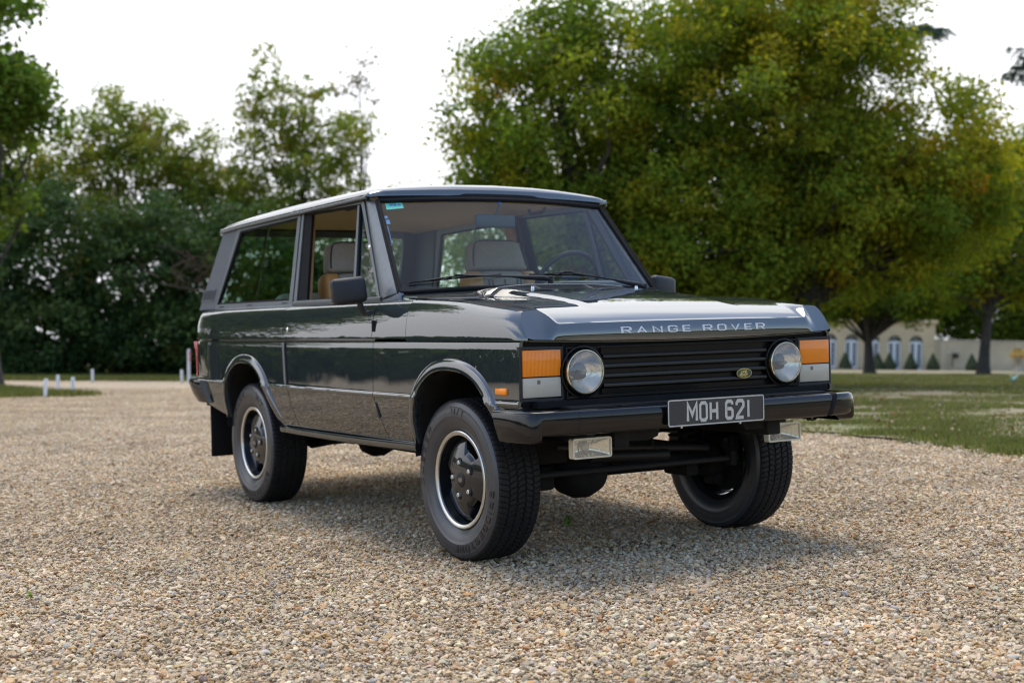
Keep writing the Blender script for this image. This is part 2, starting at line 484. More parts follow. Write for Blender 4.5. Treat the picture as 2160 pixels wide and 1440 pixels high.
def graded(a, b, n, p):
    """samples dense round 0"""
    return sorted(set([a * ((i / n) ** p) for i in range(n + 1)] + [b * ((i / n) ** p) for i in range(n + 1)]))
gx = np.array(graded(-900, 900, 150, 2.6)); gy = gx.copy()
X, Y = np.meshgrid(gx, gy, indexing='ij'); Z = terrain(X, Y) - .012
idx = np.arange(X.size).reshape(X.shape)
F = np.stack([idx[:-1, :-1], idx[1:, :-1], idx[1:, 1:], idx[:-1, 1:]], -1).reshape(-1, 4)
ground = link(bpy.data.objects.new("ground", np_mesh("ground", np.stack([X, Y, Z], -1).reshape(-1, 3), F, mt=M_GRAVEL, smooth=True)))
tag(ground, kind="structure")

rng = np.random.default_rng(5)
def sheet(name, poly, step, lift, mt, box):
    """a turf sheet with a ragged edge, following the ground"""
    x0, x1, y0, y1 = box
    xs = np.arange(x0, x1, step); ys_ = np.arange(y0, y1, step)
    X, Y = np.meshgrid(xs, ys_, indexing='ij')
    jit = rng.normal(0, .10 * step + .03, X.shape)
    X2 = X + jit; Y2 = Y + rng.normal(0, .10 * step + .03, X.shape)
    ok = inside(poly, X2, Y2)
    idx = np.arange(X.size).reshape(X.shape)
    F = np.stack([idx[:-1, :-1], idx[1:, :-1], idx[1:, 1:], idx[:-1, 1:]], -1)
    c = ok[:-1, :-1].astype(int) + ok[1:, :-1] + ok[1:, 1:] + ok[:-1, 1:]
    F = F[c >= 3].reshape(-1, 4)
    edge = ok.astype(float)
    Z = terrain(X2, Y2) + np.where(ok, lift, .002)
    V = np.stack([X2, Y2, Z], -1).reshape(-1, 3)
    used, inv = np.unique(F, return_inverse=True)
    o = link(bpy.data.objects.new(name, np_mesh(name, V[used], inv.reshape(-1, 4), mt=mt, smooth=True)))
    tag(o, kind="structure"); return o
sheet("lawn", LAWN, .16, .020, M_LAWN, (-14, 14, 2.5, 22))
sheet("lawn", LAWN, 1.2, .016, M_LAWN, (-112, 95, 2, 150))
sheet("lawn", TONGUE, .3, .014, M_LAWN, (-44, -8, -20, 16))
sheet("lawn", STRIP, .5, .012, M_LAWN, (-70, -5, -20, 45))

# ---- scattered tiles: gravel and grass -------------------------------
def instancer(name, pts, rots, idxs, scl, tiles, kind="stuff", mt=None):
    me = bpy.data.meshes.new(name)
    me.vertices.add(len(pts)); me.vertices.foreach_set("co", np.asarray(pts, np.float32).ravel())
    a = me.attributes.new("rot", 'FLOAT_VECTOR', 'POINT'); a.data.foreach_set("vector", np.asarray(rots, np.float32).ravel())
    a = me.attributes.new("idx", 'INT', 'POINT'); a.data.foreach_set("value", np.asarray(idxs, np.int32))
    a = me.attributes.new("scl", 'FLOAT', 'POINT'); a.data.foreach_set("value", np.asarray(scl, np.float32))
    o = link(bpy.data.objects.new(name, me))
    col = bpy.data.collections.new(name + "_tiles")
    for k, tm in enumerate(tiles):
        col.objects.link(bpy.data.objects.new("%s_tile_%02d" % (name, k), tm))
    g = bpy.data.node_groups.new(name, 'GeometryNodeTree')
    g.interface.new_socket("Geometry", in_out='INPUT', socket_type='NodeSocketGeometry')
    g.interface.new_socket("Geometry", in_out='OUTPUT', socket_type='NodeSocketGeometry')
    gi, go_ = g.nodes.new("NodeGroupInput"), g.nodes.new("NodeGroupOutput")
    ci = g.nodes.new("GeometryNodeCollectionInfo"); ci.inputs["Collection"].default_value = col
    ci.inputs["Separate Children"].default_value = True; ci.inputs["Reset Children"].default_value = True
    ip = g.nodes.new("GeometryNodeInstanceOnPoints"); ip.inputs["Pick Instance"].default_value = True
    def named(nm, ty):
        q = g.nodes.new("GeometryNodeInputNamedAttribute"); q.data_type = ty; q.inputs["Name"].default_value = nm
        return q.outputs["Attribute"]
    g.links.new(gi.outputs[0], ip.inputs["Points"]); g.links.new(ci.outputs[0], ip.inputs["Instance"])
    g.links.new(named("idx", 'INT'), ip.inputs["Instance Index"])
    e2r = g.nodes.new("FunctionNodeEulerToRotation"); g.links.new(named("rot", 'FLOAT_VECTOR'), e2r.inputs[0])
    g.links.new(e2r.outputs[0], ip.inputs["Rotation"])
    g.links.new(named("scl", 'FLOAT'), ip.inputs["Scale"])
    g.links.new(ip.outputs[0], go_.inputs[0])
    mod = o.modifiers.new("scatter", 'NODES'); mod.node_group = g
    tag(o, kind=kind)
    return o

bm = bmesh.new(); bmesh.ops.create_icosphere(bm, subdivisions=1, radius=1)
ICO_V = np.array([v.co[:] for v in bm.verts]); ICO_F = np.array([[v.index for v in f.verts] for f in bm.faces]); bm.free()
bm = bmesh.new(); bmesh.ops.create_icosphere(bm, subdivisions=2, radius=1)
ICO2_V = np.array([v.co[:] for v in bm.verts]); ICO2_F = np.array([[v.index for v in f.verts] for f in bm.faces]); bm.free()
PAL = np.array([(.66, .57, .43), (.56, .46, .32), (.72, .66, .55), (.50, .37, .22), (.47, .43, .37), (.58, .43, .25), (.40, .33, .25), (.62, .55, .44), (.46, .25, .12), (.26, .23, .20), (.68, .60, .48), (.53, .43, .31), (.76, .72, .64), (.52, .32, .14), (.42, .42, .42)])
PALW = np.array([14, 14, 9, 9, 7, 8, 8, 12, 3.4, 2.6, 10, 13, 5, 3.2, 5]); PALW = PALW / PALW.sum()
M_PEB = attr_mat("flint_pebbles", .8, 0, .14, worldvar=.9)
PEB_KINDS = []
for k in range(14):
    v = ICO_V * (1 + rng.normal(0, .16, (len(ICO_V), 1)))
    v = v * np.array([1.0, rng.uniform(.6, .95), rng.uniform(.38, .68)])
    d = rng.normal(0, 1, 3); d /= np.linalg.norm(d)
    s = v @ d; v = v - np.outer(np.maximum(0, s - .55) * .8, d)
    PEB_KINDS.append(v)
def rot_mats(n, tilt):
    a = rng.uniform(0, 2 * np.pi, n); b = rng.normal(0, tilt, n); c = rng.normal(0, tilt, n)
    ca, sa, cb, sb, cc, sc = np.cos(a), np.sin(a), np.cos(b), np.sin(b), np.cos(c), np.sin(c); o = np.zeros(n); i = np.ones(n)
    Rz = np.stack([ca, -sa, o, sa, ca, o, o, o, i], -1).reshape(-1, 3, 3)
    Rx = np.stack([i, o, o, o, cb, -sb, o, sb, cb], -1).reshape(-1, 3, 3)
    Ry = np.stack([cc, o, sc, o, i, o, -sc, o, cc], -1).reshape(-1, 3, 3)
    return Rz @ Rx @ Ry
def pebble_tile(name, n):
    r = np.clip(rng.lognormal(math.log(.0059), .46, n), .0028, .019)
    p = np.stack([rng.uniform(-.5, .5, n), rng.uniform(-.5, .5, n), rng.uniform(-.012, .002, n) + r * .25], -1)
    M = rot_mats(n, .35); kd = rng.integers(0, len(PEB_KINDS), n)
    Kv = np.stack(PEB_KINDS)[kd]
    V = np.einsum('nij,nkj->nki', M, Kv) * r[:, None, None] + p[:, None, :]
    nv = len(ICO_V); F = ICO_F[None] + (np.arange(n) * nv)[:, None, None]
    c = (PAL[rng.choice(len(PAL), n, p=PALW)] * .88 + np.array([.53, .44, .32]) * .12) * rng.uniform(.78, 1.12, (n, 1)) * (1 + rng.normal(0, .03, (n, 3)))
    C = np.repeat(c, nv, 0)
    C = C * (1 + rng.normal(0, .05, (len(C), 1)))
    me = np_mesh(name, V.reshape(-1, 3), F.reshape(-1, 3), np.clip(C * np.array([.86, .785, .675]), 0, .9), M_PEB, smooth=True)
    me.set_sharp_from_angle(angle=R(34)); return me
tiles = [pebble_tile("pebbles_%d" % k, 6000) for k in range(6)]
pts, rots, ids = [], [], []
def slope_rot(x, y, q):
    e = .2; dzx = (float(terrain(np.float64(x + e), np.float64(y))) - float(terrain(np.float64(x - e), np.float64(y)))) / (2 * e)
    dzy = (float(terrain(np.float64(x), np.float64(y + e))) - float(terrain(np.float64(x), np.float64(y - e)))) / (2 * e)
    n = Vector((-dzx, -dzy, 1)).normalized()
    return (Vector((0, 0, 1)).rotation_difference(n).to_matrix() @ Matrix.Rotation(q, 3, 'Z')).to_euler()
for ix in range(-64, 20):
    for iy in range(-34, 37):
        x, y = ix * .70 + rng.uniform(-.05, .05), iy * .70 + rng.uniform(-.05, .05)
        l, d = ld(x, y)
        if d < 2.0 or d > 30 or abs(l) > .40 * d + 2.2: continue
        xs = x + np.array([0, .45, -.45, .45, -.45]); ysx = y + np.array([0, .45, .45, -.45, -.45])
        if inside(LAWN, xs, ysx).all() or inside(TONGUE, xs, ysx).all(): continue
        pts.append((x, y, float(terrain(np.float64(x), np.float64(y))) + rng.uniform(-.003, .001))); rots.append(slope_rot(x, y, rng.uniform(0, 6.283))); ids.append(rng.integers(0, 6))
gravel = instancer("gravel", pts, rots, ids, np.ones(len(pts)), tiles)

M_GRASS = attr_mat("grass_blades", .6, .3, .3, worldvar=.8)
def grass_tile(name, n, hmin, hmax, dry):
    p = rng.normal(0, .17, (n, 2)); a = rng.uniform(0, 2 * np.pi, n); h = rng.uniform(hmin, hmax, n)
    w = rng.uniform(.003, .006, n) * 1.6; b = rng.normal(0, .5, n) * h; ba = rng.uniform(0, 2 * np.pi, n)
    V = np.zeros((n, 3, 3))
    V[:, 0, 0] = p[:, 0] - np.cos(a) * w; V[:, 0, 1] = p[:, 1] - np.sin(a) * w
    V[:, 1, 0] = p[:, 0] + np.cos(a) * w; V[:, 1, 1] = p[:, 1] + np.sin(a) * w
    V[:, 2, 0] = p[:, 0] + np.cos(ba) * b; V[:, 2, 1] = p[:, 1] + np.sin(ba) * b; V[:, 2, 2] = h
    g = np.array([(.13, .155, .036), (.165, .17, .05), (.24, .20, .10), (.10, .125, .03)])
    pr = np.array([.42, .28, .12, .18]); 
    if dry: pr = np.array([.22, .22, .42, .14])
    C = g[rng.choice(4, n, p=pr)] * rng.uniform(.7, 1.25, (n, 1))
    return np_mesh(name, V.reshape(-1, 3), np.arange(n * 3).reshape(-1, 3), np.repeat(C, 3, 0), M_GRASS)
gt_ = [grass_tile("grass_a", 900, .02, .050, 0), grass_tile("grass_b", 420, .012, .038, 0), grass_tile("grass_c", 200, .012, .04, 1), grass_tile("grass_d", 1100, .03, .075, 0)]
pts, rots, ids = [], [], []
from mathutils import noise as mnoise
def put_grass(step, dmin, dmax, s0):
    for ix in range(int(-62 / step), int(20 / step)):
        for iy in range(int(-26 / step), int(52 / step)):
            x, y = ix * step + rng.uniform(-.4, .4) * step, iy * step + rng.uniform(-.4, .4) * step
            l, d = ld(x, y)
            if d < dmin or d >= dmax or abs(l) > .40 * d + 2: continue
            on_lawn = bool(inside(LAWN, x, y - .05)); on_t = bool(inside(TONGUE, x, y)) or bool(inside(STRIP, x, y))
            if not (on_lawn or on_t): continue
            nn = mnoise.noise(Vector((x * .35, y * .35, 3.0))) + .8 * mnoise.noise(Vector((x * .9, y * .9, 8.0)))
            edge = on_lawn and not bool(inside(LAWN, x + .1, y - .55))
            k = 3 if ((edge and nn > .05) or on_t) else (0 if nn > .30 else (1 if nn > .02 else 2))
            if k == 2 and rng.random() < .62: continue
            pts.append((x, y, float(terrain(np.float64(x), np.float64(y))) + .012)); rots.append(slope_rot(x, y, rng.uniform(0, 6.28))); ids.append(k)
            scl.append(s0 * rng.uniform(.85, 1.2))
scl = []
put_grass(.40, 6, 24, 1.0)
put_grass(.75, 24, 58, 1.55)
grass = instancer("grass", pts, rots, ids, scl, gt_)

# ---- fallen leaves --------------------------------------------------
def leaf_quads(c, size, nrm, rng, wid=.55, fold=.25):
    """kite shaped leaves: c (n,3), size (n,), nrm (n,3)"""
    n = len(c); nrm = nrm / (np.linalg.norm(nrm, axis=1, keepdims=True) + 1e-9)
    t = rng.normal(0, 1, (n, 3)); t -= nrm * np.sum(t * nrm, 1, keepdims=True); t /= (np.linalg.norm(t, axis=1, keepdims=True) + 1e-9)
    s = np.cross(nrm, t); L_ = size[:, None]
    V = np.stack([c - t * L_ * .5, c - s * L_ * wid * .5 + nrm * L_ * fold * .4 - t * L_ * .05, c + t * L_ * .5, c + s * L_ * wid * .5 + nrm * L_ * fold * .4 - t * L_ * .05], 1)
    return V.reshape(-1, 3), np.arange(n * 4).reshape(-1, 4)
M_DEAD = attr_mat("dead_leaves", .7, .1, .3)
n = 5200
dd = rng.uniform(9, 60, n) ** 1.0; ll = rng.uniform(-.05, .44, n) * dd
px = CAM_POS.x + RL.x * ll + FL.x * dd; py = CAM_POS.y + RL.y * ll + FL.y * dd
k = inside(LAWN, px, py - .2); px, py, dd = px[k], py[k], dd[k]; n = len(px)
c = np.stack([px, py, terrain(px, py) + .05 + rng.uniform(0, .03, n)], -1)
nr = np.stack([rng.normal(0, .6, n), rng.normal(0, .6, n), np.ones(n)], -1)
V, F = leaf_quads(c, rng.uniform(.025, .075, n), nr, rng, .6, .3)
dc = np.array([(.38, .27, .14), (.28, .18, .09), (.32, .25, .15), (.36, .31, .22), (.34, .18, .08)])[rng.choice(5, n, p=[.27, .27, .25, .13, .08])] * .62 * rng.uniform(.7, 1.2, (n, 1))
leaves = link(bpy.data.objects.new("fallen_leaves", np_mesh("fallen_leaves", V, F, np.repeat(dc, 4, 0), M_DEAD)))
tag(leaves, kind="stuff")

# ================================================================== TREES
M_LEAF = attr_mat("tree_leaves", .65, .45, .10)
M_LEAFD = attr_mat("dark_leaves", .6, .30, .14)
M_BARK = mat("bark", (.055, .045, .036), .9, var=.4, scale=8, bump=.6, bscale=30)
def crown_mesh(name, ells, nclump, per, cr, size, pal, palw, rng, shell=.5, flat=.75, mt=None, up=.7, jit=.11, core=0):
    """ells: [(cx,cy,cz, rx,ry,rz)], leaves gathered in clumps through the crown"""
    E_ = np.array(ells, float); vol = E_[:, 3] * E_[:, 4] * E_[:, 5]; w = vol ** .75; w /= w.sum()
    which = rng.choice(len(E_), nclump, p=w)
    d = rng.normal(0, 1, (nclump, 3)); d /= np.linalg.norm(d, axis=1, keepdims=True)
    rad = shell + (1 - shell) * rng.random(nclump) ** .6
    rad *= 1 + rng.normal(0, .05, nclump)
    cc = E_[which, :3] + d * rad[:, None] * E_[which, 3:]
    crs = cr * rng.uniform(.6, 1.45, nclump)
    cnt = np.maximum(3, (per * rng.uniform(.5, 1.5, nclump) * (crs / cr) ** 2)).astype(int)
    ci = np.repeat(np.arange(nclump), cnt); n = len(ci)
    off = rng.normal(0, .5, (n, 3)); ol = np.linalg.norm(off, axis=1, keepdims=True); off *= np.minimum(1, 1.15 / np.maximum(ol, 1e-6)); off *= crs[ci][:, None]; off[:, 2] *= flat
    c = cc[ci] + off
    nr = rng.normal(0, .75, (n, 3)) + d[ci] * .45; nr[:, 2] += up
    V, F = leaf_quads(c, size * rng.uniform(.6, 1.35, n), nr, rng, .62, .22)
    pal = np.array(pal); base = pal[rng.choice(len(pal), nclump, p=np.array(palw) / sum(palw))]
    own = pal[rng.choice(len(pal), n, p=np.array(palw) / sum(palw))]
    C = base[ci] * .72 + own * .28
    C = C * (1 + rng.normal(0, jit, (n, 1))) * (1 + rng.normal(0, .05, (n, 3)))
    return np_mesh(name, V, F, np.clip(np.repeat(C, 4, 0), .004, .8), mt or M_LEAF), cc
def tree_branches(trunk_top, clumps, nb, rng, r0, hub_low, hub_high):
    mb = MB(); k = rng.choice(len(clumps), min(nb, len(clumps)), replace=False)
    for i in k:
        t = Vector(clumps[i]); h = rng.uniform(hub_low, hub_high)
        s = Vector((trunk_top[0] * h / max(trunk_top[2], .1), trunk_top[1] * h / max(trunk_top[2], .1), h))
        m1 = lerp(s, t, .35) + Vector((rng.normal(0, .25), rng.normal(0, .25), rng.uniform(.1, .5))); m2 = lerp(s, t, .7) + Vector((rng.normal(0, .2), rng.normal(0, .2), rng.uniform(-.1, .3)))
        mb.tube([s, m1, m2, t], [r0, r0 * .62, r0 * .36, r0 * .12], 5, caps=False)
    return mb
def tree(name, label, cat, base, ells, nclump, per, cr, size, pal, palw, seed, trunk_r=.3, trunk_h=3.0, lean=(0, 0), nb=40, br=.09, group=None, **kw):
    rg = np.random.default_rng(seed)
    root = empty(name, base); tag(root, label, cat, group)
    top = (lean[0], lean[1], trunk_h)
    tb = MB(); P = []
    for t in lin(8):
        z = trunk_h * t; r = trunk_r * (1.0 - .45 * t) * (1 + .55 * math.exp(-t * 9))
        P.append([(lean[0] * t ** 1.3 + r * math.cos(a) * (1 + .10 * math.sin(3 * a + z)), lean[1] * t ** 1.3 + r * math.sin(a) * (1 + .10 * math.cos(2 * a - z)), z - .15) for a in [2 * math.pi * i / 12 for i in range(12)]])
    tb.grid(P, close_v=True).build("trunk", M_BARK, root, sharp=60)
    me, cc = crown_mesh(name + "_crown", ells, nclump, per, cr, size, pal, palw, rg, **kw)
    tree_branches(top, cc, nb, rg, br, trunk_h * .55, trunk_h * .98).build("branches", M_BARK, root, sharp=60)
    o = bpy.data.objects.new("crown", me); link(o, root)
    return root
G_OAK = [(.115, .180, .020), (.150, .212, .022), (.210, .240, .022), (.30, .265, .020), (.072, .130, .018), (.38, .22, .015), (.40, .15, .015)]
def L3(lat, dep, z):           # offset in crown space from metres right / away
    return (RL.x * lat + FL.x * dep, RL.y * lat + FL.y * dep, z)
def ell(lat, dep, z, rx, ry, rz): return (*L3(lat, dep, z), (rx + ry) / 2, (rx + ry) / 2, rz)

b = spot(1.9, 31)
oak_a = tree("oak_tree", "large spreading oak behind the car roof, mid green with gaps of sky on its left", "tree", b,
     [ell(-.3, 0, 5.6, 2.9, 2.9, 3.2), ell(-1.4, .2, 3.4, 2.3, 2.5, 2.3), ell(1.2, 0, 7.4, 2.6, 2.4, 2.4), ell(1.6, -.4, 3.2, 2.6, 2.6, 2.6), ell(-1.9, 0, 6.6, 1.5, 1.5, 1.6)],
     740, 130, .47, .118, G_OAK, [26, 32, 24, 8, 14, .25, .05], 11, .42, 3.4, (.2, .1), 80, .14, shell=.42)
b = spot(6.6, 31)
oak_b = tree("oak_tree", "broad oak turning yellow on its upper right, behind the bonnet", "tree", b,
     [ell(-.6, 0, 6.0, 3.2, 3.2, 3.6), ell(1.6, .2, 5.2, 2.9, 2.8, 2.6), ell(-1.9, -.6, 3.0, 2.4, 2.4, 2.4), ell(1.2, -.3, 3.7, 2.6, 2.6, 1.9), ell(3.5, .3, 4.6, 1.7, 1.8, 1.9), ell(.4, .4, 8.2, 2.5, 2.5, 2.0)],
     960, 135, .48, .118, G_OAK, [15, 20, 30, 42, 8, 1.6, .3], 12, .45, 3.2, (.1, .2), 90, .15, shell=.42)
b = spot(4.6, 35)
tree("understorey_shrub", "dark leafy shrub filling the gap under the two oaks", "shrub", b,
     [ell(-2.2, 0, 1.7, 2.2, 1.6, 1.7), ell(.6, 0, 1.6, 2.2, 1.6, 1.6), ell(-.9, .3, 3.0, 2.2, 1.6, 1.6)], 380, 70, .45, .15, [(.035, .060, .012), (.05, .075, .013), (.10, .10, .015)], [5, 4, 1], 13, .12, 1.2, nb=16, br=.04, shell=.45, mt=M_LEAFD)
b = spot(16.2, 62)
tree("small_tree", "small dark tree with a forked trunk in front of the arched windows", "tree", b,
     [ell(-1.4, 0, 3.8, 2.4, 2.2, 1.7), ell(1.2, 0, 3.9, 2.4, 2.2, 1.6), ell(3.0, 0, 4.4, 2.0, 2.0, 1.8), ell(0, .3, 6.2, 2.6, 2.4, 1.9)], 420, 62, .55, .20, G_OAK, [26, 20, 6, 2, 30, .5, .2], 14, .26, 2.2, nb=70, br=.085, shell=.40)
b = spot(20.15, 58.5)
tree("leaning_tree", "tall tree with a dark leaning trunk before the garden wall", "tree", b,
     [ell(-1.6, 0, 4.6, 2.4, 2.2, 1.8), ell(1.8, 0, 5.2, 2.5, 2.2, 2.0), ell(.4, 0, 8.0, 2.3, 2.2, 2.0), ell(2.4, .5, 9.2, 1.6, 1.6, 1.5), ell(2.6, 0, 3.9, 1.6, 1.6, .9)], 430, 55, .55, .19, G_OAK, [24, 24, 22, 12, 16, 2, .5], 15, .24, 4.2, (.55 * RL.x, .55 * RL.y), 60, .075, shell=.40)
b = spot(26.5, 66)
tree("garden_tree", "green tree standing furthest right by the frame edge", "tree", b,
     [ell(-1.6, 0, 5.2, 2.6, 2, 2.2), ell(.2, 0, 8.6, 2.6, 2.2, 3.0), ell(-2.4, 0, 8.4, 2.0, 1.6, 2.0), ell(-3.4, 0, 5.6, 1.6, 1.4, 1.8)], 420, 46, .6, .22, G_OAK, [20, 24, 24, 12, 10, 1, .3], 16, .2, 3.0, nb=30, br=.06, shell=.4)
# trees over the garden wall
b = spot(31.5, 96)
tree("garden_tree", "bright green tree rising behind the low garden wall", "tree", b,
     [ell(-4, 0, 3.4, 3.6, 3, 2.8), ell(2, 0, 3.4, 3.6, 3, 2.8), ell(0, 1, 6.6, 5, 3, 3.4), ell(6, 0, 4, 3.4, 3, 3)], 560, 50, .9, .32, [(.07, .11, .012), (.11, .15, .014), (.05, .08, .012), (.16, .17, .015)], [4, 4, 3, 1], 17, .3, 3, nb=20, br=.08, shell=.4)
b = spot(24, 99)
tree("garden_tree", "dark green tree rising behind the arched building", "tree", b,
     [ell(-4, 0, 5.0, 4, 3, 3.0), ell(2, 0, 5.6, 4.2, 3, 3.4), ell(-8, 1, 5.2, 4, 3, 3.2)], 330, 50, .9, .34, G_OAK, [24, 22, 8, 2, 30, .5, .2], 18, .3, 3, nb=20, br=.08, shell=.4)

# conifers behind the oaks: flat boughs of needle sprays
M_NEED = attr_mat("conifer_needles", .55, .12, .3)
def conifer(label, base, H, boughs, seed, rmax):
    rg = np.random.default_rng(seed); root = empty("cedar_tree", base); tag(root, label, "tree")
    tb = MB().tube([(0, 0, -.2), (0, 0, H * .5), (0, 0, H)], [.34, .2, .04], 10); tb.build("trunk", M_BARK, root)
    C_, S_, N_ = [], [], []; bm_ = MB()
    for (z, az, ln) in boughs:
        dx, dy = math.cos(az), math.sin(az)
        axis = lambda t: (dx * ln * t, dy * ln * t, z + .16 * ln * t - .03 * (ln * t) ** 2 * .5)
        bm_.tube([(0, 0, z - .2), axis(.5), axis(1.0)], [.07, .04, .010], 5, caps=False)
        for k in range(int(15 * ln)):
            t = rg.uniform(.22, 1.0); tl_ = ln * .30 * (1.08 - t) ** .7 * rg.uniform(.4, 1.3) + .10; sd = rg.choice([-1, 1]); fw = rg.uniform(.2, .9)
            d_ = np.array([dx * fw - dy * sd, dy * fw + dx * sd, 0.0]); d_ /= np.linalg.norm(d_); d_ = d_ + np.array([0, 0, -rg.uniform(.1, .75)])
            n = int(90 * tl_ + 14); q = rg.random(n)
            C_.append(np.array(axis(t))[None] + d_[None] * (q * tl_)[:, None] + rg.normal(0, .035, (n, 3)) + np.array([0, 0, -.10])[None] * (q ** 2)[:, None])
            N_.append(rg.normal(0, 1, (n, 3)) + np.array([0, 0, .6]))
    C_ = np.concatenate(C_); N_ = np.concatenate(N_); n = len(C_)
    V, F = leaf_quads(C_, rg.uniform(.06, .15, n), N_, rg, .30, .2)
    col = np.array([(.045, .085, .055), (.06, .105, .062), (.075, .12, .08)])[rg.integers(0, 3, n)] * rg.uniform(.7, 1.3, (n, 1))
    bm_.build("branches", M_BARK, root)
    link(bpy.data.objects.new("crown", np_mesh("needles", V, F, np.repeat(col, 4, 0), M_NEED)), root)
rg = np.random.default_rng(3)
AZR = math.atan2(RL.y, RL.x)
bo = [(z, rg.uniform(0, 6.28), max(.6, (16.0 - z) * .34 + rg.uniform(-.4, .4))) for z in np.arange(5.5, 15.6, .16)]
bo += [(11.0, AZR + .06, 5.3), (11.0, AZR - .1, 4.5), (12.6, AZR + .05, 4.9), (12.7, AZR - .2, 4.6), (12.9, AZR + .2, 4.5), (12.8, AZR + .4, 4.3)]
conifer("tall dark conifer whose boughs poke out past the oak's top right", spot(9.4, 45), 16.4, bo, 21, 3)
bo = [(z, rg.uniform(0, 6.28), max(.6, (13.6 - z) * .32 + rg.uniform(-.3, .3))) for z in np.arange(8.8, 13.4, .2)]
bo += [(10.7, AZR + math.pi, 2.0), (10.3, AZR + math.pi + .3, 1.9), (9.9, AZR + math.pi - .2, 2.0), (10.9, AZR + math.pi + .2, 1.5), (10.1, AZR + math.pi, 1.8)]
conifer("dark conifer at the right frame edge, only a bough showing", spot(18.5, 45), 14, bo, 22, 3)

# left side
G_LT = [(.11, .18, .026), (.14, .21, .028), (.08, .14, .022), (.17, .21, .036)]
G_SM = [(.155, .200, .032), (.195, .215, .034), (.120, .170, .030), (.25, .21, .038), (.24, .14, .036)]
b = spot(-12.3, 32)
tl = tree("roadside_tree", "tall bright green tree cut off by the left frame edge", "tree", b,
     [ell(-.6, 0, 8.6, 1.7, 2.0, 2.3), ell(.1, 0, 6.6, 1.5, 1.8, 1.2), ell(-.9, .2, 4.5, 1.6, 1.8, 1.4), ell(.9, 0, 6.2, .8, .8, .5)], 300, 62, .42, .17, G_LT, [4, 3, 4, 1.5], 31, .28, 4.0, nb=34, br=.06, shell=.4)
b = spot(-14.3, 51)
tree("thin_crowned_tree", "olive tree with a wide thin crown above the hedge, near the left edge", "tree", b,
     [ell(-1.6, 0, 7.6, 2.3, 2.2, 1.8), ell(.8, 0, 8.0, 2.4, 2.2, 1.8), ell(-.2, 0, 9.2, 2.0, 2.0, 1.4), ell(2.6, 0, 7.0, 1.8, 1.6, 1.5), ell(-2.8, 0, 6.4, 1.8, 1.6, 1.5), ell(.4, 0, 5.8, 3.2, 2, 1.5), ell(3.6, 0, 5.4, 1.8, 1.6, 1.6), ell(3.3, 0, 7.6, 1.7, 1.6, 1.6), ell(-3.5, 0, 7.6, 1.5, 1.5, 1.6)], 780, 30, .36, .175, G_SM, [5, 4, 5, 1.2, .35], 32, .22, 5.0, nb=70, br=.05, shell=.2)
b = spot(-8.3, 53)
tree("thin_crowned_tree", "pointed olive tree with a loose crown above the car's rear window", "tree", b,
     [ell(.1, 0, 7.2, 3.1, 2.6, 2.4), ell(-.6, 0, 9.8, 1.9, 1.8, 1.8), ell(1.5, 0, 9.0, 1.8, 1.6, 1.5), ell(-1.0, 0, 11.5, .7, .6, 1.0), ell(1.0, 0, 10.8, .8, .7, .9), ell(-2.6, 0, 6.4, 2.0, 1.6, 1.9), ell(.8, 0, 5.0, 3.0, 1.8, 1.8), ell(-3.4, 0, 4.6, 1.8, 1.6, 1.6)], 680, 30, .36, .175, G_SM, [5, 4, 5, 1.1, .3], 33, .22, 5.0, nb=80, br=.05, shell=.2)
b = spot(-7.6, 70)
tree("sparse_tree", "nearly bare treetop with a few leaves, high above the car roof", "tree", b,
     [ell(-.3, 0, 13.6, 1.4, 1.4, 2.2), ell(.4, 0, 15.6, 1.2, 1.2, 1.3)], 56, 10, .36, .20, [(.09, .085, .05), (.07, .08, .03)], [2, 1], 34, .16, 9.5, nb=26, br=.03, shell=.2)
b = spot(-4.7, 58)
tree("sparse_tree", "low thin tree between the pointed tree and the big oak", "tree", b,
     [ell(-.6, 0, 5.6, 1.5, 1.5, 1.8), ell(.7, 0, 5.2, 1.3, 1.3, 1.8), ell(.2, 0, 7.2, .8, .8, 1.0)], 150, 24, .42, .18, G_SM, [5, 4, 3, 2, .5], 35, .14, 3.6, nb=30, br=.03, shell=.2)
# evergreen shrubs along the edge of the drive
G_EV = [(.036, .078, .024), (.050, .094, .026), (.070, .110, .026), (.12, .13, .026), (.028, .060, .023)]
shr = [(-17.6, 43.5, 2.7, 6.2, "evergreen shrub at the left edge, second of the row in view"), (-14.6, 42.6, 2.6, 6.0, "evergreen shrub behind the pair of white posts on the grass"), (-11.8, 43.2, 2.6, 5.6, "evergreen shrub behind the single white post by the hedge"),
       (-9.1, 42.8, 2.4, 5.2, "evergreen shrub just left of the car's tail"), (-6.6, 43.8, 2.2, 3.9, "evergreen shrub seen through the car's rear side window"), (-4.0, 43.5, 2.2, 3.2, "evergreen shrub seen through the open door window"),
       (-1.4, 44, 2.2, 3.0, "evergreen shrub hidden behind the windscreen's left half"), (1.2, 45, 2.2, 3.0, "evergreen shrub behind the windscreen's middle, beside the oaks")]
for i, (lt, dp, rw_, h, lbl) in enumerate(shr):
    b = spot(lt, dp)
    tree("evergreen_shrub", lbl, "shrub", b, [ell(0, 0, h * .45, rw_, 1.7, h * .48), ell(-.7, -.3, h * .25, rw_ * .8, 1.5, h * .27), ell(.7, .2, h * .74, rw_ * .7, 1.3, h * .30), ell(.5, -.5, h * .22, rw_ * .8, 1.4, h * .24)],
         450, 46, .42, .165, G_EV, [4, 4, 3, 1, 4], 40 + i, .10, h * .3, nb=14, br=.035, group="evergreen shrubs along the drive", shell=.55, mt=M_LEAFD, up=.5)
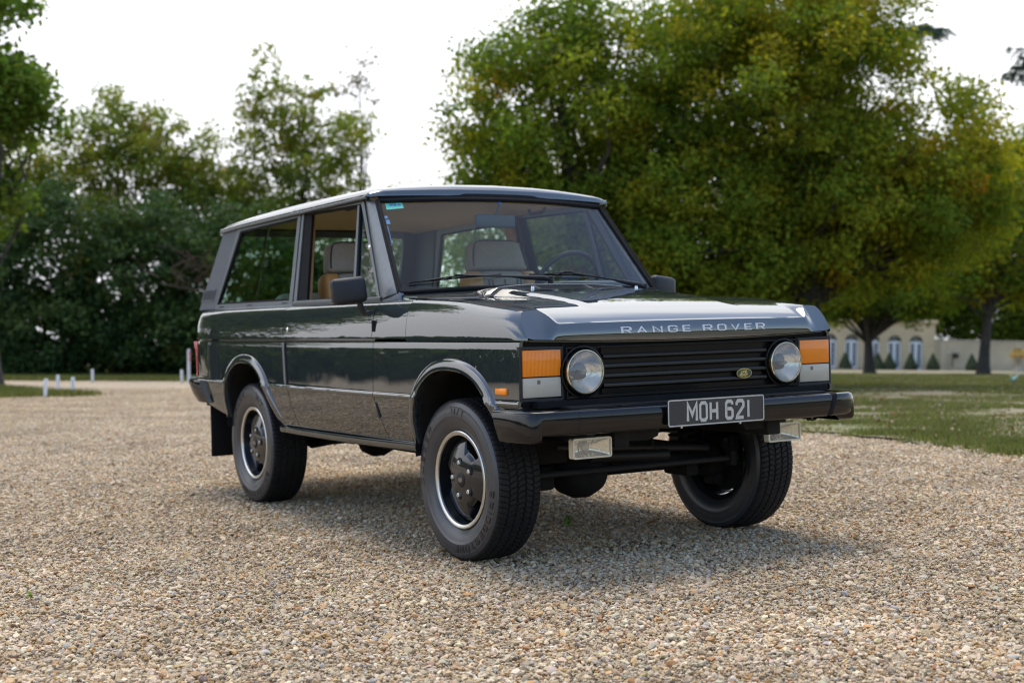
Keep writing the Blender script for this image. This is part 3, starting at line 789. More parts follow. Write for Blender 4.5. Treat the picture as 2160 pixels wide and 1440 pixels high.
# a dead brown branch caught in the shrubs
db = MB(); rg = np.random.default_rng(9); p0 = spot(-9.6, 41.0, 3.0)
for k in range(26):
    a = rg.uniform(-.9, 2.6); ln = rg.uniform(.6, 1.6); q = p0 + RL * rg.uniform(-1.0, 1.0) + Vector((0, 0, rg.uniform(-.4, .6)))
    e = q + RL * math.cos(a) * ln + Vector((0, 0, math.sin(a) * ln * .6)) - FL * rg.uniform(0, .5)
    db.tube([q, lerp(q, e, .5) + Vector((0, 0, rg.uniform(-.2, .2))), e], [.02, .014, .005], 4, caps=False)
o = db.build("dead_branch", mat("dead_wood", (.13, .085, .06), .9), None); tag(o, "brown dead branch caught in the evergreen shrubs left of the car", "branch")

# trees out of frame to the left, mirrored in the car's flank
t = copy_tree(oak_a); t.location = (-14.5, -4.6, float(terrain(np.float64(-14.5), np.float64(-4.6)))); t.rotation_euler = (0, 0, 2.6); t.scale = (.95, .95, 1.1); tag(t, "tall broadleaf out of frame left, mirrored in the car's rear flank", "tree")
# far belt of woodland beyond the drive, behind the photographer
n = 42000; az = rng.uniform(R(172), R(420), n); rr = rng.uniform(88, 108, n); hh = (4.6 + 1.1 * np.sin(az * 5) + .6 * np.sin(az * 17 + 1)) * rng.random(n) ** 1.5 - .1
c = np.stack([rr * np.cos(az), rr * np.sin(az), hh], -1); V, F = leaf_quads(c, rng.uniform(.8, 1.7, n), rng.normal(0, 1, (n, 3)) + np.array([0, 0, .5]), rng, .8, .2)
col = np.array([(.045, .07, .022), (.06, .085, .025), (.08, .095, .03), (.035, .055, .02)])[rng.integers(0, 4, n)] * rng.uniform(.8, 1.2, (n, 1))
o = link(bpy.data.objects.new("far_woodland", np_mesh("far_woodland", V, F, np.repeat(col, 4, 0), M_LEAF))); tag(o, kind="stuff")

# ================================================================== BUILDING AND GARDEN THINGS
M_STUC = mat("cream_stucco", (.62, .48, .29), .85, var=.10, scale=.9, bump=.2, bscale=6)
M_STUC2 = mat("weathered_wall_render", (.54, .44, .30), .9, var=.14, scale=.7, bump=.2, bscale=6)
M_WHITE = mat("white_paint", (.78, .79, .80), .5)
M_PANE = mat("dark_window_pane", (.05, .055, .05), .15, 0, spec=.35)
M_STONE = mat("pale_stone", (.40, .36, .29), .85, var=.15, scale=6)
Xb = (Rv - Uv * .022).normalized(); Zb = (Uv + Rv * .022).normalized(); Yb = Zb.cross(Xb)
ob_ = spot(26.3, 85)
orang = empty("orangery", ob_); tag(orang, "cream garden building with a row of arched white French windows", "building")
orang.matrix_world = Matrix(((Xb.x, Yb.x, Zb.x, ob_.x), (Xb.y, Yb.y, Zb.y, ob_.y), (Xb.z, Yb.z, Zb.z, ob_.z), (0, 0, 0, 1)))
OW, OSP, OR_, OH = .84, 1.72, .42, 2.95
wl = MB(); bays = [-1.17 - 1.345 * k for k in range(9)]
def arch_pts(cx, w, sp, n=14, y=0): return [(cx - w / 2, y, 0)] + [(cx - w / 2 * math.cos(math.pi * i / n), y, sp + w / 2 * math.sin(math.pi * i / n)) for i in range(n + 1)] + [(cx + w / 2, y, 0)]
for cx in bays:
    x0, x1 = cx - 1.345 / 2, cx + 1.345 / 2
    if cx == bays[0]: x1 = 0
    a = arch_pts(cx, OW, OSP)
    for p, q in zip(a[1:-1], a[2:-1]): wl.add([p, q, (q[0], 0, OH), (p[0], 0, OH)], [(0, 1, 2, 3)])
    wl.add([(x0, 0, -.3), (a[0][0], 0, -.3), (a[0][0], 0, OH), (x0, 0, OH)], [(0, 1, 2, 3)])
    wl.add([(a[-1][0], 0, -.3), (x1, 0, -.3), (x1, 0, OH), (a[-1][0], 0, OH)], [(0, 1, 2, 3)])
    for p, q in zip(a, a[1:]): wl.add([p, (p[0], .22, p[2]), (q[0], .22, q[2]), q], [(0, 1, 2, 3)])
xl = bays[-1] - 1.345 / 2
wl.add([(0, 0, -.3), (0, 5, -.3), (0, 5, OH), (0, 0, OH)], [(0, 1, 2, 3)]); wl.add([(xl, 0, OH), (0, 0, OH), (0, 5, OH), (xl, 5, OH)], [(0, 1, 2, 3)]); wl.add([(xl, 0, -.3), (xl, 5, -.3), (xl, 5, OH), (xl, 0, OH)], [(0, 1, 2, 3)])
wl.build("wall", M_STUC, orang, sharp=20)
cn = MB(); cn.box(xl - .1, .12, -.14, .1, OH - .05, OH + .16, .03); cn.build("cornice", M_STUC, orang)
for cx in bays:
    MB().frame([(x, y - .012, z) for x, y, z in arch_pts(cx, OW + .24, OSP)], [(x, y - .012, z) for x, y, z in arch_pts(cx, OW + .01, OSP)], (0, .03, 0)).build("arch_moulding", M_STUC, orang, sharp=20)
    w = empty("french_window", (cx, .14, 0), orang)
    f = MB()
    for xx in (-OW / 2 + .055, OW / 2 - .055): f.box(xx - .055, xx + .055, -.03, .03, 0, OSP)
    f.box(-.10, .10, -.035, .03, 0, OSP - .05); f.box(-OW / 2 + .09, OW / 2 - .09, -.032, .03, OSP - .1, OSP + .06); f.box(-OW / 2 + .09, OW / 2 - .09, -.028, .03, 0, .16)
    f.build("frame", M_WHITE, w)
    gb_ = MB()
    for k in range(1, 6): gb_.box(-OW / 2 + .09, OW / 2 - .09, -.016, .014, .16 + k * .245 - .01, .16 + k * .245 + .01)
    for xx in (-.22, .22): gb_.box(xx - .009, xx + .009, -.014, .014, .16, OSP - .1)
    for k in range(1, 8):
        a = math.pi * k / 8; gb_.prism([(math.cos(a) * .12 - .008, -.014, OSP + .06 + math.sin(a) * .1), (math.cos(a) * .12 + .008, -.014, OSP + .06 + math.sin(a) * .1), (math.cos(a) * .40 + .008, -.014, OSP + math.sin(a) * .40), (math.cos(a) * .40 - .008, -.014, OSP + math.sin(a) * .40)], (0, .02, 0))
    gb_.build("glazing_bars", M_WHITE, w)
    MB().add([(x - cx, .02, z) for x, _, z in arch_pts(cx, OW, OSP)], [tuple(range(17))]).build("pane", M_PANE, w)
ter = MB(); ter.box(xl, 8.5, -1.25, -.0, -.35, -.02); o = ter.build("terrace_edge", M_STONE, orang)
bed = MB(); bed.box(xl - 2, 16, -3.4, -1.26, -.5, .03); o = bed.build("flower_bed", mat("dark_soil", (.06, .045, .035), .95, var=.3, scale=3), None); o.matrix_world = orang.matrix_world.copy(); tag(o, kind="structure")
gw = empty("garden_wall", ob_); tag(gw, "low weathered rendered wall running right from the arched building", "wall"); gw.matrix_world = orang.matrix_world.copy()
gwm = MB(); gwm.box(.02, 16, -.02, .3, -.6, 1.86); gwm.build("wall", M_STUC2, gw)
cp = MB(); cp.box(.02, 16, -.07, .35, 1.86, 1.94, .02); cp.build("coping", M_STONE, gw)
for x0 in (.45, 5.15): 
    pr_ = MB(); pr_.box(x0 - .16, x0 + .16, -.16, -.02, -.6, 1.80); pr_.build("pier", M_STUC2, gw)
lt = MB(); lt.box(1.05, 1.42, -.20, -.03, 1.05, 1.10); 
for k in range(4): lt.box(1.07 + k * .10, 1.11 + k * .10, -.18, -.04, .80, 1.05)
lt.box(1.06, 1.10, -.12, -.08, .25, .80)
lat_ = empty("wall_lantern", ob_); lat_.matrix_world = orang.matrix_world.copy(); tag(lat_, "small dark slatted lantern on a stalk against the garden wall", "lantern")
lt.build("lantern_body", mat("dark_iron", (.07, .06, .055), .6), lat_)
bo_ = MB(); bo_.lathe([(0, .05), (.04, .03), (.05, 0), (.04, -.03), (0, -.05)], 12, 'z', (.80, -.10, 1.12)); bo_.build("lamp_globe", M_WHITE, lat_)

# clipped cones of box along the terrace
M_BOX = attr_mat("clipped_box_leaves", .5, .15, .35)
def topiary(lat, dep, h, r, lbl, seed):
    rg = np.random.default_rng(seed); n = 2600; base = spot(lat, dep)
    t = rg.random(n) ** .8; a = rg.uniform(0, 2 * np.pi, n); rad = r * np.clip(1 - t ** 1.25, 0, 1) * (1 - .25 * np.exp(-t * 14)) + .02
    k = rg.random(n) ** .12
    c = np.stack([rad * k * np.cos(a), rad * k * np.sin(a), t * h], -1); nr = np.stack([np.cos(a), np.sin(a), np.full(n, .5)], -1) + rg.normal(0, .4, (n, 3))
    V, F = leaf_quads(c, rg.uniform(.05, .10, n), nr, rg, .7, .2)
    col = np.array([(.035, .065, .014), (.045, .08, .016), (.028, .05, .012)])[rg.integers(0, 3, n)] * rg.uniform(.8, 1.2, (n, 1))
    root = empty("topiary_cone", base + Vector((0, 0, .02))); tag(root, lbl, "topiary", "clipped cones along the terrace")
    link(bpy.data.objects.new("foliage", np_mesh("cone_leaves", V, F, np.repeat(col, 4, 0), M_BOX)), root)
    MB().lathe([(r * .82, 0), (r * .78, h * .25), (r * .5, h * .6), (.03, h * .95)], 16, 'z').build("inner_twigs", M_BARK, root)
    MB().tube([(0, 0, -.1), (0, 0, .2)], .04, 6).build("stem", M_BARK, root)
for lat, lbl, sd in ((20.35, "clipped cone bush nearest the car's left lamp", 61), (22.35, "clipped cone bush half hidden behind the forked trunk", 62), (23.05, "clipped cone bush just right of the forked trunk", 63), (24.35, "clipped cone bush before the last arched window", 64), (25.72, "clipped cone bush at the corner where building meets wall", 65), (28.1, "clipped cone bush beside the leaning trunk", 66)):
    topiary(lat, 83.4, 1.02, .46, lbl, sd)
# stone urn with yellow planting
ub = spot(29.3, 79); urn = empty("garden_urn", ub); tag(urn, "stone urn on a pedestal filled with yellow flowers, by the wall", "urn")
MB().box(-.26, .26, -.26, .26, 0, .14, .02).build("plinth", M_STONE, urn)
MB().lathe([(.20, .14), (.12, .22), (.09, .40), (.16, .50), (.17, .55)], 20, 'z').build("pedestal", M_STONE, urn)
MB().lathe([(.08, .55), (.16, .62), (.27, .78), (.31, .95), (.36, .98), (.34, 1.0), (.28, .96), (0, .93)], 24, 'z').build("bowl", M_STONE, urn)
rg = np.random.default_rng(70); n = 900; a = rg.uniform(0, 6.28, n); r_ = rg.random(n) ** .5 * .52
c = np.stack([r_ * np.cos(a), r_ * np.sin(a), 1.0 + .28 * (1 - (r_ / .55) ** 2) + rg.normal(0, .05, n) - .14 * (r_ > .36)], -1)
V, F = leaf_quads(c, rg.uniform(.05, .11, n), rg.normal(0, .6, (n, 3)) + np.array([0, 0, .8]), rg, .7, .2)
col = np.where(r_[:, None] > .22, np.array([[.55, .36, .05]]), np.array([[.10, .13, .03]])) * rg.uniform(.6, 1.2, (n, 1))
link(bpy.data.objects.new("flowers", np_mesh("urn_flowers", V, F, np.repeat(col, 4, 0), M_BOX)), urn)
# teal ornament on the lawn
tb_ = spot(12.35, 33.6); orn = empty("garden_ornament", tb_); tag(orn, "small teal bird-like ornament on a stake in the lawn, far right", "ornament")
M_TEAL = mat("teal_glaze", (.14, .33, .33), .35, var=.3, scale=30)
MB().tube([(0, 0, -.05), (0, 0, .12)], .016, 6).build("stake", M_UNDER if "M_UNDER" in globals() else M_BARK, orn)
rb_ = RL
MB().tube([rb_ * -.10 + Vector((0, 0, .17)), rb_ * -.03 + Vector((0, 0, .14)), rb_ * .05 + Vector((0, 0, .20)), rb_ * .13 + Vector((0, 0, .29))], [.022, .05, .035, .008], 8).build("body", M_TEAL, orn)
MB().tube([rb_ * -.07 + Vector((0, 0, .19)), rb_ * -.08 + Vector((0, 0, .24)), rb_ * -.05 + Vector((0, 0, .26))], [.03, .035, .012], 8).build("head", mat("green_glaze", (.20, .36, .10), .4), orn)
for (lt_, dp_, lbl, cl) in ((28.75, 84.0, "small grey pot at the foot of the wall right of the leaning trunk", (.2, .2, .2)), (29.0, 84.0, "small dark brown pot beside the grey pot by the wall", (.06, .035, .03))):
    p = MB(); p.lathe([(0, 0), (.07, 0), (.10, .2), (.11, .2), (.09, .17), (0, .16)], 14, 'z'); p.lathe([(.0, .18), (.06, .24), (.03, .32), (0, .33)], 10, 'z')
    o = p.build("flower_pot", mat("pot_clay", cl, .8), None); o.location = spot(lt_ * .985, dp_ - 1.2); tag(o, lbl, "pot")

# ================================================================== WHITE POSTS
def post(lat, dep, h, tilt, lbl, r=.034):
    root = empty("white_post", spot(lat, dep)); tag(root, lbl, "post", "short white posts edging the drive")
    MB().lathe([(r * 1.02, -.12), (r, 0), (r, h - .012), (r * .8, h), (0, h + .002)], 14, 'z').build("post_shaft", M_WHITE, root, sharp=50)
    MB().lathe([(r * 1.04, -.02), (r * 1.04, .018), (r * .9, .02)], 14, 'z').build("dirty_foot", M_STONE, root)
    root.rotation_euler = Vector((RL.x * tilt, RL.y * tilt, 1)).to_track_quat('Z', 'Y').to_euler()
post(-8.45, 24.6, .34, .075, "white post nearest the camera, at the tip of the grass")
post(-9.35, 28.0, .335, .022, "white post upright on the grass behind the nearest two")
post(-8.40, 26.0, .335, .03, "white post just right of the nearest post")
post(-11.1, 36.0, .33, .01, "white post standing alone by the hedge")
post(-8.55, 35.2, .33, .01, "short white post beside the tall sign post")
sg = empty("sign_post", spot(-8.25, 34.7)); tag(sg, "tall white post carrying a red and white sign edge-on, behind the car", "sign post")
sg.rotation_euler = Vector((RL.x * .022, RL.y * .022, 1)).to_track_quat('Z', 'Y').to_euler()
MB().lathe([(.036, -.1), (.036, .84), (.03, .86), (0, .865)], 14, 'z').build("post_shaft", M_WHITE, sg)
M_SIGNR = mat("red_sign_paint", (.45, .09, .11), .5)
dirs = (RL * -1 + FL * -.25).normalized(); nn = Vector((-dirs.y, dirs.x, 0))
def disc(z, rx, rz, mt_, nm, off):
    c0 = RL * -.045 + FL * .0 + Vector((0, 0, z)) + nn * off
    MB().prism([c0 + (RL * .35 - FL * .94) * rx * math.cos(a) + Vector((0, 0, rz * math.sin(a))) for a in np.linspace(0, 2 * math.pi, 24, endpoint=False)], nn * .008).build(nm, mt_, sg)
disc(.76, .062, .062, M_SIGNR, "sign_disc", 0); disc(.76, .045, .045, M_WHITE, "sign_face", -.004)
disc(.62, .060, .060, M_SIGNR, "sign_disc", 0); disc(.62, .045, .045, M_WHITE, "sign_face", -.004)
rp_ = spot(-8.25, 34.7, .17); rp1 = spot(-7.0, 34.6, .13)
o = MB().tube([lerp(rp_, rp1, t) + Vector((0, 0, -.30 * t * (1 - t) * 1.0)) for t in lin(12)], .016, 8).build("barrier_rope", mat("grey_rope", (.34, .36, .42), .7), None); tag(o, "grey rope sagging from the sign post behind the car", "rope")

# ================================================================== SMALL THINGS ON THE GRAVEL
M_STN = attr_mat("flint_stones", .7, 0, .35)
def stone(x, y, s, col, lbl, seed):
    rg = np.random.default_rng(seed); v = ICO2_V.copy()
    for _ in range(5):
        d = rg.normal(0, 1, 3); d /= np.linalg.norm(d); sdot = v @ d; v = v - np.outer(np.maximum(0, sdot - rg.uniform(.45, .7)) * .85, d)
    v *= (1 + rg.normal(0, .03, (len(v), 1))); v = v * np.array([1, rg.uniform(.55, .8), rg.uniform(.32, .5)]) * s
    C = np.tile(np.array(col), (len(v), 1)) * (1 + rg.normal(0, .10, (len(v), 1)))
    o = link(bpy.data.objects.new("stone", np_mesh("stone", v, ICO2_F, C, M_STN, smooth=True)))
    o.location = (x, y, .004 + s * .06); o.rotation_euler = (rg.normal(0, .15), rg.normal(0, .15), rg.uniform(0, 6.28)); tag(o, lbl, "stone", "larger stones lying on the gravel")
STONES = [(1.99, -1.03, .034, (.42, .29, .16), "orange-brown stone beside the front tyre nearest the camera"), (2.37, -2.17, .026, (.34, .32, .29), "pale grey stone in the left foreground, below the front wheel"), (1.79, -3.02, .024, (.25, .25, .25), "blue-grey stone in the left foreground gravel"),
          (3.0, -1.0, .034, (.50, .42, .29), "tan stone in the middle foreground gravel"), (2.96, -.33, .030, (.47, .40, .28), "ochre stone ahead of the bumper"), (3.13, -.1, .026, (.30, .26, .23), "dark stone right of the ochre stone"),
          (3.6, -1.3, .027, (.44, .40, .33), "pale stone near the bottom frame edge, left of centre"), (3.82, -.33, .024, (.43, .38, .31), "pale stone near the bottom right of the gravel"), (2.7, 1.35, .03, (.40, .29, .18), "brown stone on the gravel right of the far front wheel"), (2.25, .92, .026, (.42, .27, .14), "rust-coloured stone beyond the bumper's left end")]
for i, (x, y, s, c, l) in enumerate(STONES): stone(x, y, s, c, l, 80 + i)
def dead_leaf(x, y, s, col, lbl, seed):
    rg = np.random.default_rng(seed); P = []
    for t in np.linspace(0, 1, 8):
        w = s * .36 * math.sin(math.pi * t ** .8) * (1 + .22 * math.sin(t * 24)); z = s * .22 * (t - .4) ** 2
        P.append([(s * (t - .5), -w, z + w * .5), (s * (t - .5), -w * .5, z + w * .12), (s * (t - .5), 0, z), (s * (t - .5), w * .5, z + w * .12), (s * (t - .5), w, z + w * .4)])
    mb = MB().grid(P); mb.tube([(-s * .5, 0, s * .18), (-s * .68, 0, s * .22)], s * .014, 5)
    o = mb.build("fallen_leaf", mat("leaf_" + lbl.split()[0], col, .55, var=.25, scale=60), None, sharp=60); o.location = (x, y, .018); o.rotation_euler = (rg.normal(0, .25), rg.normal(0, .25), rg.uniform(0, 6.28)); tag(o, lbl, "leaf")
dead_leaf(2.33, -3.07, .05, (.06, .11, .02), "green fallen leaf at the bottom edge of the gravel, left", 91)
dead_leaf(.40, -3.05, .05, (.30, .15, .06), "brown curled leaf on the gravel near the left edge", 92)
dead_leaf(2.45, 1.28, .07, (.16, .075, .04), "dark brown curled leaf right of the far front wheel", 93)
dead_leaf(1.02, .42, .06, (.34, .15, .05), "rust leaf lying under the car between the front wheels", 94)
M_WEED = attr_mat("weed_leaves", .5, .3, .3)
def weed(x, y, s, lbl, seed):
    rg = np.random.default_rng(seed); n = 22; a = rg.uniform(0, 6.28, n); t = rg.random(n)
    c = np.stack([np.cos(a) * s * .3 * (1 - t * .5), np.sin(a) * s * .3 * (1 - t * .5), t * s * .8 + .01], -1)
    V, F = leaf_quads(c, rg.uniform(.35, .6, n) * s, np.stack([np.cos(a), np.sin(a), np.full(n, .8)], -1) + rg.normal(0, .3, (n, 3)), rg, .35, .2)
    col = np.array([.13, .20, .035]) * rg.uniform(.8, 1.3, (n, 1))
    o = link(bpy.data.objects.new("weed", np_mesh("weed", V, F, np.repeat(col, 4, 0), M_WEED))); o.location = (x, y, .004); tag(o, lbl, "weed")
weed(1.02, -2.62, .038, "small green weed in the gravel, lower left of the picture", 95)
weed(3.46, .49, .05, "small green weed in the gravel, lower right of the picture", 96)
weed(.86, .02, .07, "patch of green weed under the front axle", 97)
weed(1.62, -1.60, .026, "tiny green weed left of the nearest front tyre", 98)
# ================================================================== THE CAR
# car axes: +X forward, +Y its left, origin on the ground midway between the axles
def paint_mat():
    mt, n, b = new_mat("dark_green_grey_paint")
    tcn = n.nodes.new("ShaderNodeTexCoord")
    fl = n.nodes.new("ShaderNodeTexNoise"); fl.inputs["Scale"].default_value = 900; fl.inputs["Detail"].default_value = 1
    n.links.new(tcn.outputs["Object"], fl.inputs[0])
    mr = n.nodes.new("ShaderNodeMapRange"); mr.inputs[1].default_value = .3; mr.inputs[2].default_value = .7; mr.inputs[3].default_value = .8; mr.inputs[4].default_value = 1.25
    n.links.new(fl.outputs[0], mr.inputs[0])
    sc = n.nodes.new("ShaderNodeVectorMath"); sc.operation = 'SCALE'; sc.inputs[0].default_value = (0.022, 0.029, 0.031)
    n.links.new(mr.outputs[0], sc.inputs[3]); n.links.new(sc.outputs[0], b.inputs["Base Color"])
    b.inputs["Metallic"].default_value = 0.0
    b.inputs["Specular IOR Level"].default_value = 0.0
    b.inputs["Roughness"].default_value = 0.3
    b.inputs["Coat Weight"].default_value = 1.0
    b.inputs["Coat Roughness"].default_value = 0.012
    b.inputs["Coat IOR"].default_value = 2.15
    wv = n.nodes.new("ShaderNodeTexNoise"); wv.inputs["Scale"].default_value = 3.2; wv.inputs["Detail"].default_value = 1.5
    n.links.new(tcn.outputs["Object"], wv.inputs[0])
    bp = n.nodes.new("ShaderNodeBump"); bp.inputs["Strength"].default_value = 0.045; bp.inputs["Distance"].default_value = 0.02
    n.links.new(wv.outputs[0], bp.inputs["Height"])
    n.links.new(bp.outputs[0], b.inputs["Normal"]); n.links.new(bp.outputs[0], b.inputs["Coat Normal"])
    return mt
M_PAINT = paint_mat()
M_TRIM = mat("grey_window_frame_metal", (.15, .165, .18), .38, .5, coat=.15, var=.08, scale=30)
M_VINYL = mat("dark_pillar_vinyl", (.062, .074, .090), .5, 0, spec=.6, bump=.25, bscale=500)
M_BLACK = mat("black_gloss", (.006, .0065, .007), .25, 0, spec=.2)
M_SLAT = mat("grille_slat_black", (.012, .0125, .013), .22, 0, spec=.5)
M_BUMP = mat("black_bumper_enamel", (.005, .005, .006), .09, 0, spec=.42, var=.3, scale=60)
M_STEER = mat("steering_wheel_leather", (.015, .016, .017), .45, spec=.35)
M_SATIN = mat("satin_black", (.012, .012, .013), .5, spec=.3)
M_RUB = mat("rubber_seal", (.008, .008, .009), .75, spec=.18)
M_PLAST = mat("dark_grey_plastic", (.018, .019, .021), .5, spec=.35, bump=.3, bscale=700)
M_UNDER = mat("underbody_grime", (.012, .0115, .011), .75, spec=.2, var=.4, scale=12)
M_CHROME = mat("bright_metal", (.72, .72, .70), .14, 1.0)
M_REFL = mat("aged_reflector", (.74, .70, .62), .22, 1.0)
M_ALU = mat("machined_alloy", (.62, .62, .60), .28, 1.0, var=.05, scale=80)
M_BRASS = mat("headlamp_rim_metal", (.72, .62, .42), .2, 1.0)
M_WHEEL = mat("wheel_dark_paint", (.010, .012, .014), .3, 0, coat=1.0, spec=.1)
M_TYRE = mat("tyre_rubber", (.012, .012, .0125), .65, spec=.25, var=.18, scale=9, bump=.15, bscale=300)
M_SIDEW = mat("tyre_sidewall_rubber", (.030, .034, .040), .34, spec=.7, var=.12, scale=12)
M_SWLET = mat("tyre_lettering_rubber", (.012, .0125, .014), .3, spec=.6)
M_TAN = mat("tan_leather", (.54, .265, .085), .45, bump=.25, bscale=260, var=.08, scale=8)
M_CLOTH = mat("grey_brown_seat_cloth", (.33, .285, .24), .9, bump=.4, bscale=900, var=.08, scale=60)
M_PIPE = mat("dark_brown_piping", (.035, .024, .018), .6)
M_HEADL = mat("tan_headlining", (.72, .50, .28), .9, bump=.2, bscale=500)
M_DASH = mat("dark_dashboard_plastic", (.045, .065, .072), .6, bump=.2, bscale=500)
M_GL_SIDE = glass_mat("green_tinted_glass", (.66, .84, .76), .075)
M_GL_WS = glass_mat("windscreen_glass", (.92, .97, .95), .03, film=.004)
M_GL_CLEAR = glass_mat("clear_lens_glass", (.96, .96, .94), .06)
M_GL_RIB = glass_mat("ribbed_lens_glass", (.95, .95, .92), .05, film=.20, ribs=34)  # pale film puts a milky brightness into the lens colour
M_AMBER_L = None
def lens_mat(name, col, trans, rough, ribs=0.0, rdir='Y'):
    mt, n, b = new_mat(name)
    b.inputs["Base Color"].default_value = (*col, 1)
    b.inputs["Roughness"].default_value = rough
    b.inputs["Coat Weight"].default_value = .35; b.inputs["Coat Roughness"].default_value = .06; b.inputs["Specular IOR Level"].default_value = .3
    b.inputs["Subsurface Weight"].default_value = 0
    if ribs:
        tcn = n.nodes.new("ShaderNodeTexCoord")
        wv = n.nodes.new("ShaderNodeTexWave"); wv.bands_direction = rdir; wv.inputs["Scale"].default_value = ribs
        n.links.new(tcn.outputs["Object"], wv.inputs[0])
        mr = n.nodes.new("ShaderNodeMapRange"); mr.inputs[3].default_value = .74; mr.inputs[4].default_value = 1.08
        n.links.new(wv.outputs[1], mr.inputs[0])
        sc = n.nodes.new("ShaderNodeVectorMath"); sc.operation = 'SCALE'; sc.inputs[0].default_value = col
        n.links.new(mr.outputs[0], sc.inputs[3]); n.links.new(sc.outputs[0], b.inputs["Base Color"])
        bp = n.nodes.new("ShaderNodeBump"); bp.inputs["Strength"].default_value = .5; bp.inputs["Distance"].default_value = .002
        n.links.new(wv.outputs[1], bp.inputs["Height"]); n.links.new(bp.outputs[0], b.inputs["Normal"])
    return mt
M_AMBER = lens_mat("amber_lens", (.95, .26, .008), .3, .25, 48)
M_IVORY = lens_mat("aged_clear_lens", (.56, .51, .41), .3, .25, 90)
M_RED = lens_mat("red_lens", (.45, .012, .014), .3, .2, 12, 'Z')
M_FOG = lens_mat("aged_fog_lamp_body", (.62, .58, .44), .2, .3)

car = empty("off_road_car")
tag(car, "dark green-grey two-door off-road car with black bumper parked on the gravel", "car")

# --- side surface -------------------------------------------------
PZ = [.40, .455, .480, .500, .540, .600, .660, .700, .7045, .7070, .7115, .7195, .7225, .7270, .7290, .740, .80, .88, .94, .963, .969, .9725, .979, .9830, .9860, 1.0, 1.02, 1.04, 1.06, 1.08, 1.10, 1.12, 1.135, 1.15, 1.160, 1.167, 1.171]
PY = [.800, .826, .840, .851, .864, .876, .8845, .8885, .8890, .8935, .8945, .8945, .8915, .8910, .8885, .8880, .8862, .8836, .8815, .8800, .8785, .8720, .8690, .8800, .8870, .8865, .8853, .8835, .8809, .8774, .8728, .8664, .8600, .8508, .8405, .8260, .8000]
def taper(x, z):
    t = 0.0
    if x > 1.40: t += .024 * ((x - 1.40) / .47) ** 2
    if x < -1.65: t += .032 * ((-x - 1.65) / .6) ** 2
    if x < -2.10: t += .07 * ((-x - 2.10) / .19) ** 2.6
    return t
def SY(x, z): return interp(z, PZ, PY) - taper(x, z)

ARCH_F = catmull([(.940, .44), (.944, .52), (.960, .62), (.998, .705), (1.06, .778), (1.15, .828), (1.25, .848), (1.36, .848), (1.45, .836), (1.53, .808), (1.59, .768), (1.65, .703), (1.705, .63), (1.75, .55)], 6)
ARCH_R = catmull([(-1.600, .44), (-1.592, .52), (-1.575, .62), (-1.54, .705), (-1.47, .778), (-1.37, .828), (-1.26, .845), (-1.15, .840), (-1.06, .818), (-.975, .775), (-.905, .712), (-.835, .63), (-.76, .535), (-.715, .485), (-.69, .45)], 6)
AX = np.array(ARCH_F); AR = np.array(ARCH_R)
def zlow_front(x):
    if x < AX[0, 0]: return .500
    if x > AX[-1, 0]: return .70
    return max(interp(x, AX[:, 0], AX[:, 1]), .500)
def zlow_rear(x):
    if x > AR[-1, 0]: return .492
    if x < AR[0, 0]: return interp(-x, [1.60, 1.94, 2.15], [.505, .565, .64])
    return max(interp(x, AR[:, 0], AR[:, 1]), .492)
def door_rear(z): return interp(z, [.45, .494, .60, .726, .80, .98, 1.10, 1.175], [-.445, -.466, -.512, -.556, -.570, -.597, -.618, -.640])
def door_front(z): return interp(z, [.45, .503, .60, .66, .72, .80, .98, 1.12, 1.175], [.672, .646, .596, .567, .547, .543, .542, .545, .560])
def rear_edge(z): return interp(z, [.55, .74, .98, 1.06, 1.12, 1.171], [-2.12, -2.19, -2.275, -2.285, -2.275, -2.245])

def panel(name, left, right, Zs, ts, side, mt, zlow=None, parent=None):
    P = []
    for t in ts:
        row = []
        for z in Zs:
            x = lerp(left(z), right(z), t); z2 = max(z, zlow(x)) if zlow else z
            row.append((x, side * SY(x, z2), z2))
        P.append(row)
    mb = MB(); mb.grid(P)
    # pull the flange straight inwards so every panel has a real edge
    return mb.build(name, mt, parent or car, sharp=28, merge=.0004, flange=(0, -side * .016, 0))
GAP = .0028

